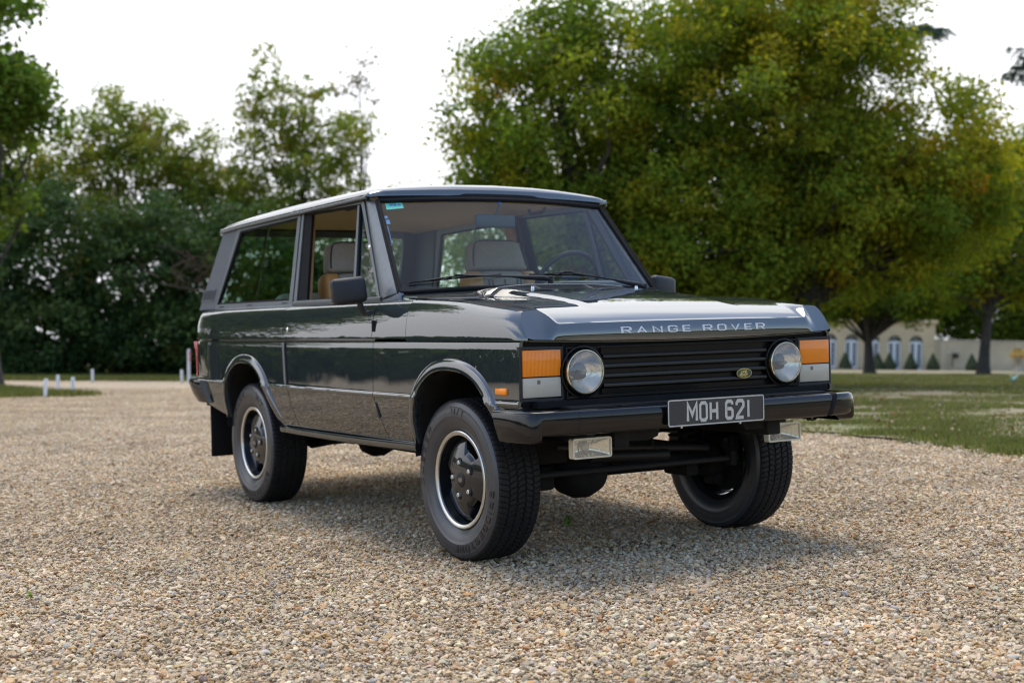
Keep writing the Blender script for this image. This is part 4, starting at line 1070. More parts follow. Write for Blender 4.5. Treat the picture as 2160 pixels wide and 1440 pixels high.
ZLOW = [z for z in PZ if .49 < z < .968]; ZALL = [z for z in PZ if z > .49]
ZUP = [z for z in PZ if z > .9785]
for side in (-1, 1):
    q = panel("rear_quarter_panel", rear_edge, lambda z: door_rear(z) - GAP, ZALL, lin(110), side, M_PAINT, zlow_rear)
    d = panel("door", lambda z: door_rear(z) + GAP, lambda z: door_front(z) - GAP, ZALL, lin(24), side, M_PAINT)
    wing = panel("front_wing", lambda z: door_front(z) + GAP, lambda z: 1.858, [z for z in PZ if .49 < z < .9738], lin(110), side, M_PAINT, zlow_front)
    panel("scuttle_side_panel", lambda z: door_front(z) + GAP, lambda z: .902, ZUP, lin(10), side, M_PAINT)
    # wheel arch lips
    for arch in (ARCH_F, ARCH_R):
        P = []; A = np.array(arch)
        for i in range(len(A)):
            t = A[min(i + 1, len(A) - 1)] - A[max(i - 1, 0)]; t /= np.linalg.norm(t)
            nn = np.array([-t[1], t[0]])
            if nn[1] < -.5: nn = -nn
            row = []
            fade = min(1, max(.0, (A[i, 1] - .50) / .14))
            for off, out in ((.050, -.0005), (.046, .006), (.039, .0115), (.028, .0145), (.013, .0155), (.002, .0155), (-.003, .012), (-.003, -.01), (.004, -.05)):
                p = A[i] + nn * off
                row.append((p[0], side * (SY(p[0], max(p[1], .50)) + (out * (.35 + .65 * fade) if out > 0 else out)), max(p[1], .497)))
            P.append(row)
        MB().grid(P).build("wheel_arch_lip", M_PAINT, car, sharp=30, merge=.0003)
        cx = 1.31 if arch is ARCH_F else -1.22
        # dark inner wheel housing
        P = []
        for (x, z) in arch[::3]:
            P.append([(x, side * .868, z), (x, side * .60, z + .03), (x, side * .48, z + .02)])
        MB().grid(P).build("wheel_housing", M_UNDER, car)
        wb = [(x, side * .48, z + .02) for x, z in arch[::3]]
        MB().add(wb, [tuple(range(len(wb)))]).build("wheel_housing", M_UNDER, car)
    # sill strip below the door
    P = []
    for x in np.linspace(-.715, .950, 30):
        b = .006 * math.sin((x + .715) / 1.665 * math.pi); zt = lerp(.490, .497, (x + .715) / 1.665) - b
        P.append([(x, side * y, zt + z) for y, z in ((.835, .004), (.866, .002), (.873, -.004), (.874, -.020), (.868, -.030), (.845, -.034), (.78, -.034))])
    MB().grid(P).build("sill", M_PAINT, car, sharp=40)
    # recessed pull handle in the door's rear edge
    hb = MB()
    P = []
    for z in np.linspace(.735, .966, 12):
        x0 = door_rear(z); y = SY(x0, z)
        P.append([(x0 - .036, side * (y + .0025), z), (x0 - .012, side * (y + .004), z), (x0 - .006, side * (y + .0035), z)])
    hb.grid(P)
    hb.build("door_shut_trim", M_TRIM, q)
    P = []
    for z in np.linspace(.733, .966, 12):
        x0 = door_rear(z); y = SY(x0, z)
        P.append([(x0 - .004, side * (y + .0025), z), (x0 + .004, side * (y + .006), z), (x0 + .012, side * (y + .006), z), (x0 + .014, side * (y + .002), z)])
    MB().grid(P).build("handle", M_BLACK, d)
    # door lock, mirror foot hinge and lower hinge
    lk = MB(); lk.lathe([(0, -.002), (.010, -.002), (.013, 0), (.014, .004)], 20, 'y', (0, 0, 0))
    o = lk.build("lock", M_CHROME, d); o.location = (-.545, side * (SY(-.545, 1.035) + .001), 1.035)
    if side > 0: o.rotation_euler = (0, 0, math.pi)
    hg = MB(); hg.box(.549, .565, side * .884 - .006, side * .884 + .006, 1.02, 1.075, .003); hg.tube([(.560, side * .889, 1.02), (.560, side * .889, 1.075)], .006, 8)
    hg.build("hinge", M_SATIN, wing)
    hg = MB(); hg.prism([(.572, side * .874, .672), (.586, side * .874, .672), (.612, side * .868, .612), (.592, side * .868, .612)], (0, side * .012, 0)); hg.tube([(.572, side * .886, .676), (.596, side * .880, .606)], .006, 8)
    hg.build("hinge", M_SATIN, wing)
    # fuel flap outline and rear lamp on the corner
    fx0, fx1 = -2.075, -1.905
    if side < 0:
        P = [[(lerp(fx0 - .02 + (.98 - z) * .28, fx1 + (.98 - z) * .03, t), side * (SY(lerp(fx0, fx1, t), z) + .0035), z) for z in np.linspace(.747, .966, 8)] for t in lin(6)]
        MB().grid(P).build("fuel_flap", M_PAINT, q, flange=(0, .008, 0))
        P2 = []
        oo = [(fx0 - .026, .971), (fx1 + .006, .971), (fx1 + .0125, .741), (fx0 + .052, .741)]
        ii = [(fx0 - .020 + .014 * .28, .966), (fx1, .966), (fx1 + .007, .747), (fx0 + .045, .747)]
        MB().frame([(x, side * (SY(x, z) + .0008), z) for x, z in oo], [(x, side * (SY(x, z) + .0008), z) for x, z in ii], (0, .004, 0)).build("flap_gap", M_RUB, q)
    P = []
    for z in np.linspace(.745, .968, 8):
        xr = rear_edge(z); y = .868 - .008
        P.append([(xr + .060, side * (SY(xr + .06, z) + .004), z), (xr + .045, side * (SY(xr + .05, z) + .010), z), (xr + .01, side * (y - .01), z), (xr - .012, side * (y - .05), z), (xr - .016, side * .70, z)])
    tl = MB().grid(P); tl.build("tail_lamp", M_RED, car, sharp=50)
    # front repeater lamp
    rp = MB(); rp.box(1.690, 1.782, side * .866 - .014, side * .866 + .022, .752, .782, .007)
    o = rp.build("side_repeater_lamp", lens_repeater if False else M_AMBER, car)

# --- bonnet (clamshell) -------------------------------------------
BX = [.90, 1.0, 1.2, 1.35, 1.45, 1.55, 1.65, 1.70, 1.74, 1.78, 1.81, 1.84, 1.862, 1.875]
BZ = [1.172, 1.1695, 1.1615, 1.152, 1.1435, 1.1325, 1.117, 1.1065, 1.0965, 1.0845, 1.0735, 1.0605, 1.0485, 1.041]
def bonnet_z(x, y):
    ay = abs(y)
    base = interp(x, BX, BZ)
    rx = 1.44
    ridge = base if x <= rx else lerp(interp(rx, BX, BZ), 1.0985, (x - rx) / (1.81 - rx))
    w = sstep(.675, .745, ay)
    z = lerp(base, ridge, w)
    h = .037 * min(1, max(0, (1.74 - x) / .75)) ** 1.0
    e = min(1, max(0, (.432 - ay) / .06)); e = e * .6 + .4 * e * e * (3 - 2 * e)
    z += h * e
    z -= .003 * (ay / .8) ** 2 * (1 - sstep(1.5, 1.8, x))
    z += .004 * (1 - (ay / .7) ** 2) if ay < .7 else 0
    if ay > .765: z -= .10 * (ay - .765) ** 1.25
    return z
def bonnet_xf(y):
    ay = abs(y); return lerp(1.877 + .013 * (1 - (ay / .7) ** 2), 1.812, sstep(.682, .742, ay))
TY = [0, .06, .12, .18, .24, .30, .34, .362, .372, .385, .40, .415, .426, .432, .438, .45, .48, .52, .57, .61, .64, .66, .674, .683, .692, .700, .708, .716, .724, .732, .740, .748, .765, .782, .797]
QS = [0, .03, .07, .12, .2, .3, .4, .52, .64, .76, .86, .93, .97, 1.0]
US = [0] + [1 - (1 - i / 40) ** 1.35 for i in range(1, 41)]
def shoulder_pt(u, qv):
    xf = lerp(1.812, 1.888, qv)
    x = lerp(.905, xf, u)
    ztop = bonnet_z(min(x, 1.812), .797)
    # rounded shoulder: an arc-like run from the ridge edge to the lower lip
    a = qv
    sz = 1 - a
    zref = lerp(.9868, 1.1655, sz); zz = .9868 + (zref - .9868) * (ztop - .9868) / (1.1655 - .9868)
    y = SY(x, zref)
    y = max(y, .797 + (y - .797) * 1.0)
    cr = max(0, (x - (xf - .085)) / .085)
    y -= (.026 * cr ** 2.2) * (a ** .35) if a > 0 else 0
    return (x, y, zz)
mb = MB()
P = []
for u in US:
    half = []
    for y in TY:
        x = lerp(.93 if y < .42 else .905, bonnet_xf(y), u)
        half.append((x, y, bonnet_z(x, y)))
    for qv in QS[1:]:
        half.append(shoulder_pt(u, qv))
    P.append([(x, -y, z) for x, y, z in half[::-1]] + half[1:])
mb.grid(P)
# nose: from the front edge of the top down to the lower lip
ntop = len(TY); fr = P[-1]; mid = len(fr) // 2
rows = []
for k, qv in enumerate(QS):
    half = []
    for i in range(ntop):
        x0, y0, z0 = fr[mid + i]
        if i == ntop - 1:
            half.append(fr[mid + i + k]); continue
        s = y0 / .797; yb = y0 * .823 / .797
        xb, zb = 1.900 - .012 * s ** 2, .963 + .017 * s ** 2
        t = qv; bul = .007 * math.sin(math.pi * t) * (1 - s ** 8)
        half.append((lerp(x0, xb, t) + bul, lerp(y0, yb, t), lerp(z0, zb, t)))
    rows.append([(x, -y, z) for x, y, z in half[::-1]] + half[1:])
mb.grid(rows)
# folded lower lip of the nose
lip = rows[-1]
mb.grid([lip, [(x - .012, y, z - .004) for x, y, z in lip], [(x - .03, y, z + .004) for x, y, z in lip]])
bonnet = mb.build("bonnet", M_PAINT, car, sharp=24, merge=.0005, flange=(0, 0, -.012))
# white capitals on the nose: ten separate letters
M_LET = mat("silver_white_lettering", (.62, .63, .64), .4)
tops = {}
def nose_x(y, z):
    ay = abs(y); s = ay / .81; xt = bonnet_xf(min(ay, .66)); zt = bonnet_z(xt, min(ay, .66)); xb, zb = 1.900 - .012 * s * s, .963 + .017 * s * s
    t = min(1, max(0, (zt - z) / (zt - zb))); return lerp(xt, xb, t) + .007 * math.sin(math.pi * t) * (1 - s ** 8)
word = [('R', -.372), ('A', -.291), ('N', -.208), ('G', -.127), ('E', -.047), ('R', .066), ('O', .147), ('V', .226), ('E', .305), ('R', .374)]
for ch, y0 in word:
    lb = MB(); hgt = .0245; wx = .043 / GLYPH[ch][0] * (.9 if ch in 'E' else 1)
    def pl(u, v, d, y0=y0, wx=wx):
        y = y0 + u; z = .9955 + v; return (nose_x(y, z) + d + .0006, y, z)
    letter(lb, ch, hgt, wx, .17, pl, .0015)
    lb.build("letter", M_LET, bonnet, sharp=40)

# --- scuttle and its louvred intake --------------------------------
def ws_pt(s, t):
    """windscreen surface: s -1..1 across, t 0..1 up"""
    hy = lerp(.772, .691, t); y = s * hy
    x = lerp(.628, .240, t) + lerp(.085, .070, t) * (1 - s * s)
    z = lerp(1.206, 1.684, t) + lerp(.022, .018, t) * (1 - s * s)
    return Vector((x, y, z))
mb = MB(); P = []
HW = .462                                       # half width of the louvred opening
def hood(y):
    ay = abs(y); e = 1 - sstep(.16, .475, ay)
    xb = lerp(.901, .936, 1 - sstep(.42, .52, ay)); zb = bonnet_z(.93, y) - .003
    return xb, zb, lerp(.892, .852, e), lerp(zb + .006, 1.232, e)
for s in [i / 40 for i in range(-40, 41)]:
    w = ws_pt(s, 0); y = w.y; xb, zb, tx, tz = hood(y)
    k = 1.0 if abs(y) < HW else 0.0             # inside the opening the panel drops back
    y2 = y * lerp(1.03, 1.0, min(1, max(0, (.772 - abs(y)) / .3)))
    P.append([(xb - .003 - .03 * k, y2, zb), (lerp(xb, tx, .5) - .034 * k, y2, lerp(zb, tz, .5)), (tx - .012 * k, y2, tz - .004 * k), (tx + .010 * k, y2, tz + .001), (tx - .012, y2, tz + .003), (lerp(tx, w.x, .5), y, lerp(tz, w.z, .55)), (w.x + .012, y, w.z - .012)])
mb.grid(P)
scuttle = mb.build("scuttle", M_PAINT, car, sharp=40)
P = [[(hood(y)[0] - .022, y, hood(y)[1]), (hood(y)[2] - .022, y, hood(y)[3] - .002)] for y in np.linspace(-HW, HW, 24)]
MB().grid(P).build("intake_recess", M_RUB, scuttle)
for k in range(6):
    t = (k + .5) / 6
    sl = MB(); sl.tube([(lerp(hood(y)[0], hood(y)[2], t) - .004, y, lerp(hood(y)[1], hood(y)[3], t)) for y in np.linspace(-HW, HW, 21)], .0024, 6)
    sl.build("intake_slat", M_SATIN, scuttle)
for y0 in (-.155, .155):
    h = hood(y0); dv_ = MB(); dv_.prism([(h[0] + .001, y0 - .011, h[1]), (h[0] + .001, y0 + .011, h[1]), (h[2] + .002, y0 + .011, h[3]), (h[2] + .002, y0 - .011, h[3])], (-.012, 0, -.004))
    dv_.build("intake_divider", M_PLAST, scuttle)
lp = MB(); lp.tube([(hood(s_ * HW)[2] + .004, s_ * HW, hood(s_ * HW)[3] - .001) for s_ in np.linspace(-1, 1, 30)], .0045, 8); lp.build("intake_lip", M_PAINT, scuttle)
for y0 in (-.245, .375):
    jt = MB(); jt.lathe([(.0, .012), (.006, .012), (.009, .004), (.009, 0)], 12, 'z'); o = jt.build("washer_jet", M_CHROME, scuttle); o.location = (1.0, y0, bonnet_z(1.0, y0))
# scuttle side fillets, filling between the side panel, the pillar foot and the bonnet
for side in (-1, 1):
    P = []
    for x in np.linspace(.50, .903, 10):
        e = sstep(.62, .90, x)
        P.append([(x, side * SY(x, 1.1705), 1.170), (x, side * .788, lerp(1.1745, 1.1715, e)), (x, side * .74, lerp(1.180, 1.170, e)), (x, side * .66, lerp(1.180, 1.168, e)), (x, side * .56, lerp(1.18, 1.160, e))])
    MB().grid(P).build("scuttle_edge", M_PAINT, car)

# --- windscreen, seals, header --------------------------------------
SS = [i / 16 for i in range(-16, 17)]; TS = [i / 12 for i in range(13)]
ws = MB().grid([[ws_pt(s, t) for t in TS] for s in SS]).build("windscreen", M_GL_WS, car)
loop = [ws_pt(s, 0) for s in SS] + [ws_pt(1, t) for t in TS[1:]] + [ws_pt(s, 1) for s in SS[::-1][1:]] + [ws_pt(-1, t) for t in TS[::-1][1:-1]]
MB().tube([p + Vector((.004, 0, 0)) for p in loop], .013, 8, closed=True).build("windscreen_seal", M_RUB, ws)
# sticker inside the top corner of the glass, and a blue aerial strip in the middle
M_STK = mat("turquoise_sticker", (.10, .62, .50), .5, var=.12, scale=90)
M_BLUE = mat("blue_print", (.02, .16, .42), .5)
st = MB(); a, b_, c_, d_ = [ws_pt(s, t) + Vector((-.004, 0, -.002)) for s, t in ((-.945, .985), (-.945, .905), (-.815, .915), (-.815, .985))]
st.add([a, b_, c_, d_], [(0, 1, 2, 3)]); sticker = st.build("sticker", M_STK, ws)
pb = MB()
for s0, s1, t0, t1 in ((-.915, -.885, .945, .965), (-.88, -.865, .94, .968), (-.855, -.83, .945, .96)):
    pb.add([ws_pt(s, t) + Vector((-.0025, 0, -.001)) for s, t in ((s0, t1), (s0, t0), (s1, t0 + .003), (s1, t1))], [(0, 1, 2, 3)])
pb.build("sticker_print", M_BLUE, ws)
ae = MB()
ae.add([ws_pt(s, t) + Vector((-.003, 0, 0)) for s, t in ((-.06, 1), (.02, 1), (-.005, .95), (-.02, .95))], [(0, 1, 2, 3)])
ae.build("aerial_strip", M_BLUE, ws)
ae = MB()
for s0, t0, w_, h_ in ((-.975, .80, .022, .03), (-.972, .735, .026, .05), (-.972, .55, .005, .17), (-.972, .53, .012, .02)):
    ae.add([ws_pt(s, t) + Vector((-.003, 0, 0)) for s, t in ((s0, t0 + h_), (s0, t0), (s0 + w_, t0), (s0 + w_, t0 + h_))], [(0, 1, 2, 3)])
ae.build("aerial_strip", M_BLUE, ws)
# wipers
def wiper(base, tip0, tip1, mid):
    w = empty("wiper", (0, 0, 0), car)
    off = Vector((.024, 0, .012))
    p0, p1 = ws_pt(*tip0) + off, ws_pt(*tip1) + off
    pts = [ws_pt(lerp(tip0[0], tip1[0], t), lerp(tip0[1], tip1[1], t)) + Vector((.012, 0, .005)) for t in lin(14)]
    MB().tube(pts, .0045, 6).build("wiper_blade", M_RUB, w)
    br = MB()
    cpt = pts[7] + Vector((.022, 0, .012))
    for i in (2, 5, 9, 12): br.tube([pts[i], lerp(pts[i], cpt, .55) + Vector((.004, 0, .002)), cpt], .0032, 6)
    br.box(cpt.x - .009, cpt.x + .009, cpt.y - .022, cpt.y + .022, cpt.z - .007, cpt.z + .007, .003)
    br.build("wiper_bracket", M_SATIN, w)
    bs = Vector(base); arm = MB()
    m_ = lerp(cpt, bs, .55) + Vector((.012, 0, .006))
    arm.tube([cpt, m_, lerp(m_, bs, .35), lerp(m_, bs, .8) + Vector((0, 0, .004)), bs], [.005, .005, .011, .014, .012], 8)
    arm.lathe([(0, .018), (.012, .016), (.015, 0), (.015, -.02)], 14, 'z', bs)
    arm.build("wiper_arm", M_SATIN, w)
wiper((.762, .015, 1.262), (-.93, .085), (-.29, .125), 0)
wiper((.655, .690, 1.222), (-.075, .120), (.515, .115), 0)

# --- roof -----------------------------------------------------------
def roof_w(x): return interp(x, [-2.06, -1.4, .2], [.726, .738, .747])
def roof_zg(x): return interp(x, [-2.06, -1.7, -.8, .2], [1.683, 1.693, 1.706, 1.716])
RP = [(0, -.008), (0, .004), (.004, .010), (.012, .013), (.018, .021), (.028, .028), (.05, .035), (.10, .042), (.20, .052), (.35, .063), (.50, .070), (.62, .074)]
mb = MB(); P = []
us = [0, .004, .01, .02, .035, .06, .10] + [.10 + .82 * i / 24 for i in range(1, 25)] + [.94, .955, .968, .978, .986, .992, .997, 1.0]
for u in us:
    half = []
    for dy, h in RP:
        y = max(0, .747 - dy) if dy < .62 else 0.0
        ay = y / .747
        xf = .236 + .070 * (1 - ay ** 2.2); xr = -2.035 - .05 * (1 - ay ** 2)
        x = lerp(xr, xf, u)
        w = roof_w(x); yy = y * w / .747
        ef = (1 - u) / .055; er = u / .06
        mfac = 1.0
        if ef < 1: mfac *= math.sqrt(max(0, 1 - (1 - ef) ** 2)) * .72 + .28
        if er < 1: mfac *= math.sqrt(max(0, 1 - (1 - er) ** 2)) * .8 + .2
        camber = .012 * math.sin(math.pi * min(1, max(0, (x + 2.05) / 2.35)))
        half.append((x, yy, roof_zg(x) + (h * mfac if h > .012 else h) + camber * (1 if dy > .04 else 0) * mfac))
    P.append([(x, -y, z) for x, y, z in half] + half[::-1][1:])
mb.grid(P)
# turned-down front and rear edges
fe = P[-1]; mb.grid([fe, [(x + .002, y, z - .016) for x, y, z in fe], [(x - .014, y * .985, z - .020) for x, y, z in fe], [(x - .05, y * .97, z - .022) for x, y, z in fe]])
re_ = P[0]; mb.grid([re_, [(x - .002, y, z - .02) for x, y, z in re_], [(x + .03, y * .98, z - .03) for x, y, z in re_]])
roof = mb.build("roof", M_PAINT, car, sharp=26, merge=.0004)
gt = MB()
for side in (-1, 1):
    gt.tube([(x, side * (roof_w(x) + .001), roof_zg(x) - .012) for x in np.linspace(-2.02, .225, 30)], .009, 8)
gt.build("gutter", M_TRIM, roof)
# dark header strip between roof visor and glass
P = [[ws_pt(s, 1.0) + Vector((.006, 0, .006)), ws_pt(s, 1.0) + Vector((-.002, 0, .030)), ws_pt(s, 1.0) + Vector((-.03, 0, .045))] for s in SS]
MB().grid(P).build("windscreen_header", M_RUB, roof)
# headlining
P = []
for x in np.linspace(-1.98, .22, 16):
    row = []
    for y in np.linspace(-.70, .70, 15):
        e = 1 - (abs(y) / .70) ** 6
        row.append((x, y * roof_w(x) / .747, roof_zg(x) - .005 + .062 * e * min(1, (x + 2.0) / .15 + .15) * min(1, (.26 - x) / .12 + .1)))
    P.append(row)
hl = MB().grid(P).build("headlining", M_HEADL, car)
gh = MB()
for yy in (-.60, .60):
    gh.tube([(-.36, yy, 1.715), (-.34, yy, 1.690), (-.20, yy, 1.690), (-.18, yy, 1.715)], .010, 8)
gh.build("grab_handles", M_PLAST, hl)

# --- glasshouse sides -------------------------------------------------
def GY(z): return .802 - (z - 1.178) * .163
def gp(x, z, side, d=0): return Vector((x, side * (GY(z) + d), z))
for side in (-1, 1):
    inn = (0, -side * .03, 0)
    def quad(pts, d=0): return [gp(x, z, side, d) for x, z in pts]
    # rear pillar panel with louvre
    pil = MB(); pil.prism(quad([(-2.275, 1.173), (-1.953, 1.173), (-1.717, 1.690), (-1.975, 1.690)]), inn)
    pil.prism([gp(-2.275, 1.173, side) + Vector((0, 0, 0)), gp(-1.975, 1.690, side), (-1.985, side * .60, 1.69), (-2.285, side * .66, 1.173)], (.01, 0, 0))
    dp = pil.build("rear_pillar", M_VINYL, car)
    lo = [(-2.237, 1.236), (-2.022, 1.236), (-1.997, 1.297), (-2.200, 1.297)]
    MB().frame(quad([(-2.250, 1.228), (-2.014, 1.228), (-1.985, 1.305), (-2.206, 1.305)], .004), quad(lo, .004), (0, -side * .006, 0)).build("louvre_frame", M_VINYL, dp)
    MB().add(quad(lo, .0012), [(0, 1, 2, 3)]).build("louvre_recess", M_RUB, dp)
    for k in range(6):
        t = (k + .5) / 6
        a = (lerp(-2.237, -2.200, t), lerp(1.236, 1.297, t)); b2 = (lerp(-2.022, -1.997, t), lerp(1.236, 1.297, t))
        MB().prism(quad([(a[0], a[1] - .0035), (b2[0], b2[1] - .0035), (b2[0], b2[1] + .001), (a[0], a[1] + .001)], .0045), (0, -side * .003, 0)).build("louvre_slat", M_VINYL, dp)
    # rear side window
    fo, fi = [(-1.945, 1.172), (-.648, 1.172), (-.688, 1.710), (-1.702, 1.696)], [(-1.917, 1.203), (-.702, 1.200), (-.728, 1.674), (-1.656, 1.658)]
    sw = MB().frame(quad(fo, .006), quad(fi, .006), (0, -side * .028, 0)).build("side_window_frame", M_TRIM, car)
    fi2 = [(-1.893, 1.214), (-.712, 1.211), (-.737, 1.664), (-1.640, 1.647)]
    MB().frame(quad(fi, .002), quad(fi2, .002), (0, -side * .012, 0)).build("window_seal", M_RUB, sw)
    MB().add(quad(fi, -.010), [(0, 1, 2, 3)]).build("window_glass", M_GL_SIDE, sw)
    dvb = MB(); dvb.prism(quad([(-1.300, 1.205), (-1.275, 1.205), (-1.197, 1.668), (-1.222, 1.668)], -.004), (0, -side * .012, 0))
    dvb.build("sliding_pane_edge", glass_mat("pane_edge", (.25, .48, .42), .12) if side < 0 else bpy.data.materials["pane_edge"], sw)
    ds = MB()
    for x0 in (-1.86, -1.36, -.80):
        for k in range(3): ds.box(x0 + k * .028, x0 + k * .028 + .013, side * (GY(1.188) + .0065) - .002, side * (GY(1.188) + .0065) + .0015, 1.184, 1.190)
    ds.build("drain_slots", M_RUB, sw)
    # door frame, black run channel, vent bar
    do, di = [(-.632, 1.190), (.475, 1.186), (.135, 1.711), (-.672, 1.711)], [(-.590, 1.196), (.452, 1.192), (.118, 1.680), (-.640, 1.688)]
    df = MB().frame(quad(do, .006), quad(di, .006), (0, -side * .030, 0)).build("door_window_frame", M_TRIM, car)
    di2 = [(-.487, 1.200), (.438, 1.197), (.108, 1.668), (-.566, 1.676)]
    MB().frame(quad(di, .0), quad(di2, -.012), (0, -side * .016, 0)).build("window_channel", M_RUB, df)
    MB().prism(quad([(.150, 1.197), (.180, 1.197), (.096, 1.675), (.074, 1.675)], .005), inn).build("vent_bar", M_TRIM, df)
    MB().prism(quad([(.181, 1.198), (.197, 1.198), (.104, 1.668), (.096, 1.672)], .001), (0, -side * .015, 0)).build("vent_seal", M_RUB, df)
    MB().add(quad([(.19, 1.197), (.438, 1.197), (.108, 1.662), (.100, 1.662)], -.008), [(0, 1, 2, 3)]).build("vent_glass", M_GL_SIDE, df)
    hg = MB(); hg.box(.262, .300, side * (GY(1.445) + .004) - .006, side * (GY(1.445) + .004) + .006, 1.435, 1.458, .003); hg.build("vent_hinge", M_CHROME, df)
    if side > 0:
        MB().add(quad([(-.60, 1.196), (.15, 1.196), (.08, 1.684), (-.645, 1.684)], -.014), [(0, 1, 2, 3)]).build("window_glass", M_GL_SIDE, df)
    # bright sill strip under the windows
    P = [[(x, side * (SY(x, 1.169)), 1.169), (x, side * .816, 1.1765), (x, side * .8155, 1.188), (x, side * .807, 1.192)] for x in np.linspace(-.632, .50, 12)]
    MB().grid(P).build("waist_trim", M_TRIM, df, sharp=30)
    P = [[(x, side * (SY(x, 1.169)), 1.1695), (x, side * .806, 1.175), (x, side * .79, 1.177)] for x in np.linspace(-2.22, -.642, 12)]
    MB().grid(P).build("waist_trim", M_TRIM, sw, sharp=30)
    # B pillar face
    MB().prism(quad([(-.655, 1.175), (-.628, 1.175), (-.668, 1.712), (-.694, 1.712)], .001), inn).build("centre_pillar", M_RUB, car)
    MB().prism([(-.70, side * .735, 1.18), (-.585, side * .735, 1.18), (-.655, side * .665, 1.70), (-.74, side * .665, 1.70)], (0, -side * .02, 0)).build("pillar_trim", M_TAN, car)
    # front pillar
    P = []
    for t in lin(14):
        a = gp(lerp(.488, .147, t), lerp(1.172, 1.712, t), side, .002); w = ws_pt(side, t)
        o1 = Vector((lerp(a.x, w.x, .35), lerp(a.y, w.y, .18) + side * .012, lerp(a.z, w.z, .4)))
        o2 = Vector((lerp(a.x, w.x, .72), lerp(a.y, w.y, .5) + side * .013, lerp(a.z, w.z, .7)))
        o3 = Vector((w.x + .012, w.y + side * .016, w.z))
        P.append([a - Vector((0, side * .02, 0)), a, o1, o2, o3, w + Vector((.008, side * .002, 0)), w + Vector((-.03, -side * .01, -.01))])
    MB().grid(P).build("front_pillar", M_TRIM, car, sharp=32)
    fb = MB().tube([ws_pt(side, t) + Vector((.012, side * .016, 0)) for t in lin(10)], .006, 6).build("pillar_bead", M_RUB, car)
    # foot of the pillar
    MB().prism([(.47, side * .812, 1.168), (.66, side * .80, 1.172), (.64, side * .785, 1.21), (.50, side * .803, 1.20)], (0, -side * .03, 0)).build("pillar_foot", M_TRIM, car)
    # door mirror
    mr = empty("door_mirror", (0, 0, 0), car)
    y0, y1 = side * .882, side * 1.052
    hm = MB(); hm.box(-.032, .032, -.087, .087, -.064, .064, .022)
    h = hm.build("mirror_housing", M_PLAST, mr, sharp=60); h.location = (.455, side * .963, 1.222); h.rotation_euler = (side * R(-6), R(-4), side * R(10))
    ar = MB(); ar.tube([(.450, side * .905, 1.165), (.452, side * .898, 1.140), (.445, side * .884, 1.122), (.452, side * .872, 1.112)], [.014, .016, .017, .015], 10); ar.box(.412, .478, side * .866 - .012, side * .866 + .010, 1.096, 1.122, .006)
    ar.build("mirror_arm", M_PLAST, mr)
    MB().add([(.4225, side * (.963 - .077), 1.168), (.4225, side * (.963 + .077), 1.168), (.4225, side * (.963 + .077), 1.276), (.4225, side * (.963 - .077), 1.276)], [(0, 1, 2, 3)]).build("mirror_glass", M_CHROME, mr)

# --- nose: lamps, grille ---------------------------------------------
fp = MB(); fp.box(1.80, 1.838, -.855, .855, .66, .985, 0); fp.build("front_panel", M_SATIN, car)
MB().box(1.838, 1.846, -.84, .84, .945, .985).build("bonnet_seal", M_RUB, car)
def xf(y): return 1.856 + .010 * (1 - (y / .86) ** 2)
for side in (-1, 1):
    lamp = empty("front_lamp_cluster", (0, 0, 0), car)
    yo, yi = side * .860, side * .652
    fr_ = MB(); z0, z1 = .728, .951
    o_ = [(xf(yo) + .004, yo, z0), (xf(yi) + .004, yi, z0 - .003), (xf(yi) + .004, yi, z1 - .003), (xf(yo) + .004, yo, z1)]
    i_ = [(xf(yo) + .004, yo - side * .012, z0 + .012), (xf(yi) + .004, yi + side * .008, z0 + .009), (xf(yi) + .004, yi + side * .008, z1 - .015), (xf(yo) + .004, yo - side * .012, z1 - .012)]
    fr_.frame(o_, i_, (-.04, 0, 0)); fr_.build("lamp_bezel", M_PLAST, lamp)
    ya, yb = sorted((yo - side * .014, yi + side * .010))
    am = MB(); am.box(1.83, 1.8665, ya, yb, .8275, .9365, .004); am.build("indicator_lens", M_AMBER, lamp)
    iv = MB(); iv.box(1.83, 1.8655, ya, yb, .742, .8235, .004); iv.build("side_light_lens", M_IVORY, lamp)
    bl = MB(); bl.box(1.8656, 1.8664, lerp(ya, yb, .36), lerp(ya, yb, .44), .797, .813); bl.build("bulb_mark", mat("lens_bulb", (.16, .13, .10), .6), lamp)  # dark mark on the lens face, standing for the bulb behind
    MB().box(1.80, 1.862, yi - side * .012 if side > 0 else yi, yi if side > 0 else yi + .012, .72, .955).build("lamp_divider", M_RUB, lamp)
    # wrap of black trim below the lamps
    MB().box(1.80, 1.852, min(yo, yi), max(yo, yi), .712, .7275).build("lamp_sill", M_RUB, lamp)
grille = empty("grille", (0, 0, 0), car)
go = [(0, -.640, .730), (0, .640, .730), (0, .640, .944), (0, -.640, .944)]; gi = [(0, -.632, .741), (0, .632, .741), (0, .632, .937), (0, -.632, .937)]
MB().frame([(xf(y) + .010, y, z) for _, y, z in go], [(xf(y) + .010, y, z) for _, y, z in gi], (-.03, 0, 0)).build("grille_frame", M_BLACK, grille)
def bar(mb, ya, yb, z, h=.005, n=16, xo=.006):
    P = []
    for y in np.linspace(ya, yb, n):
        x = xf(y) + xo
        P.append([(x - .03, y, z - h - .010), (x - .002, y, z - h), (x, y, z - h * .6), (x, y, z + h * .6), (x - .002, y, z + h), (x - .03, y, z + h + .006)])
    mb.grid(P)
for z in (.899, .858, .817, .777):
    b = MB(); bar(b, -.452, .452, z, .0068, 16, .009); b.build("grille_slat", M_SLAT, grille)
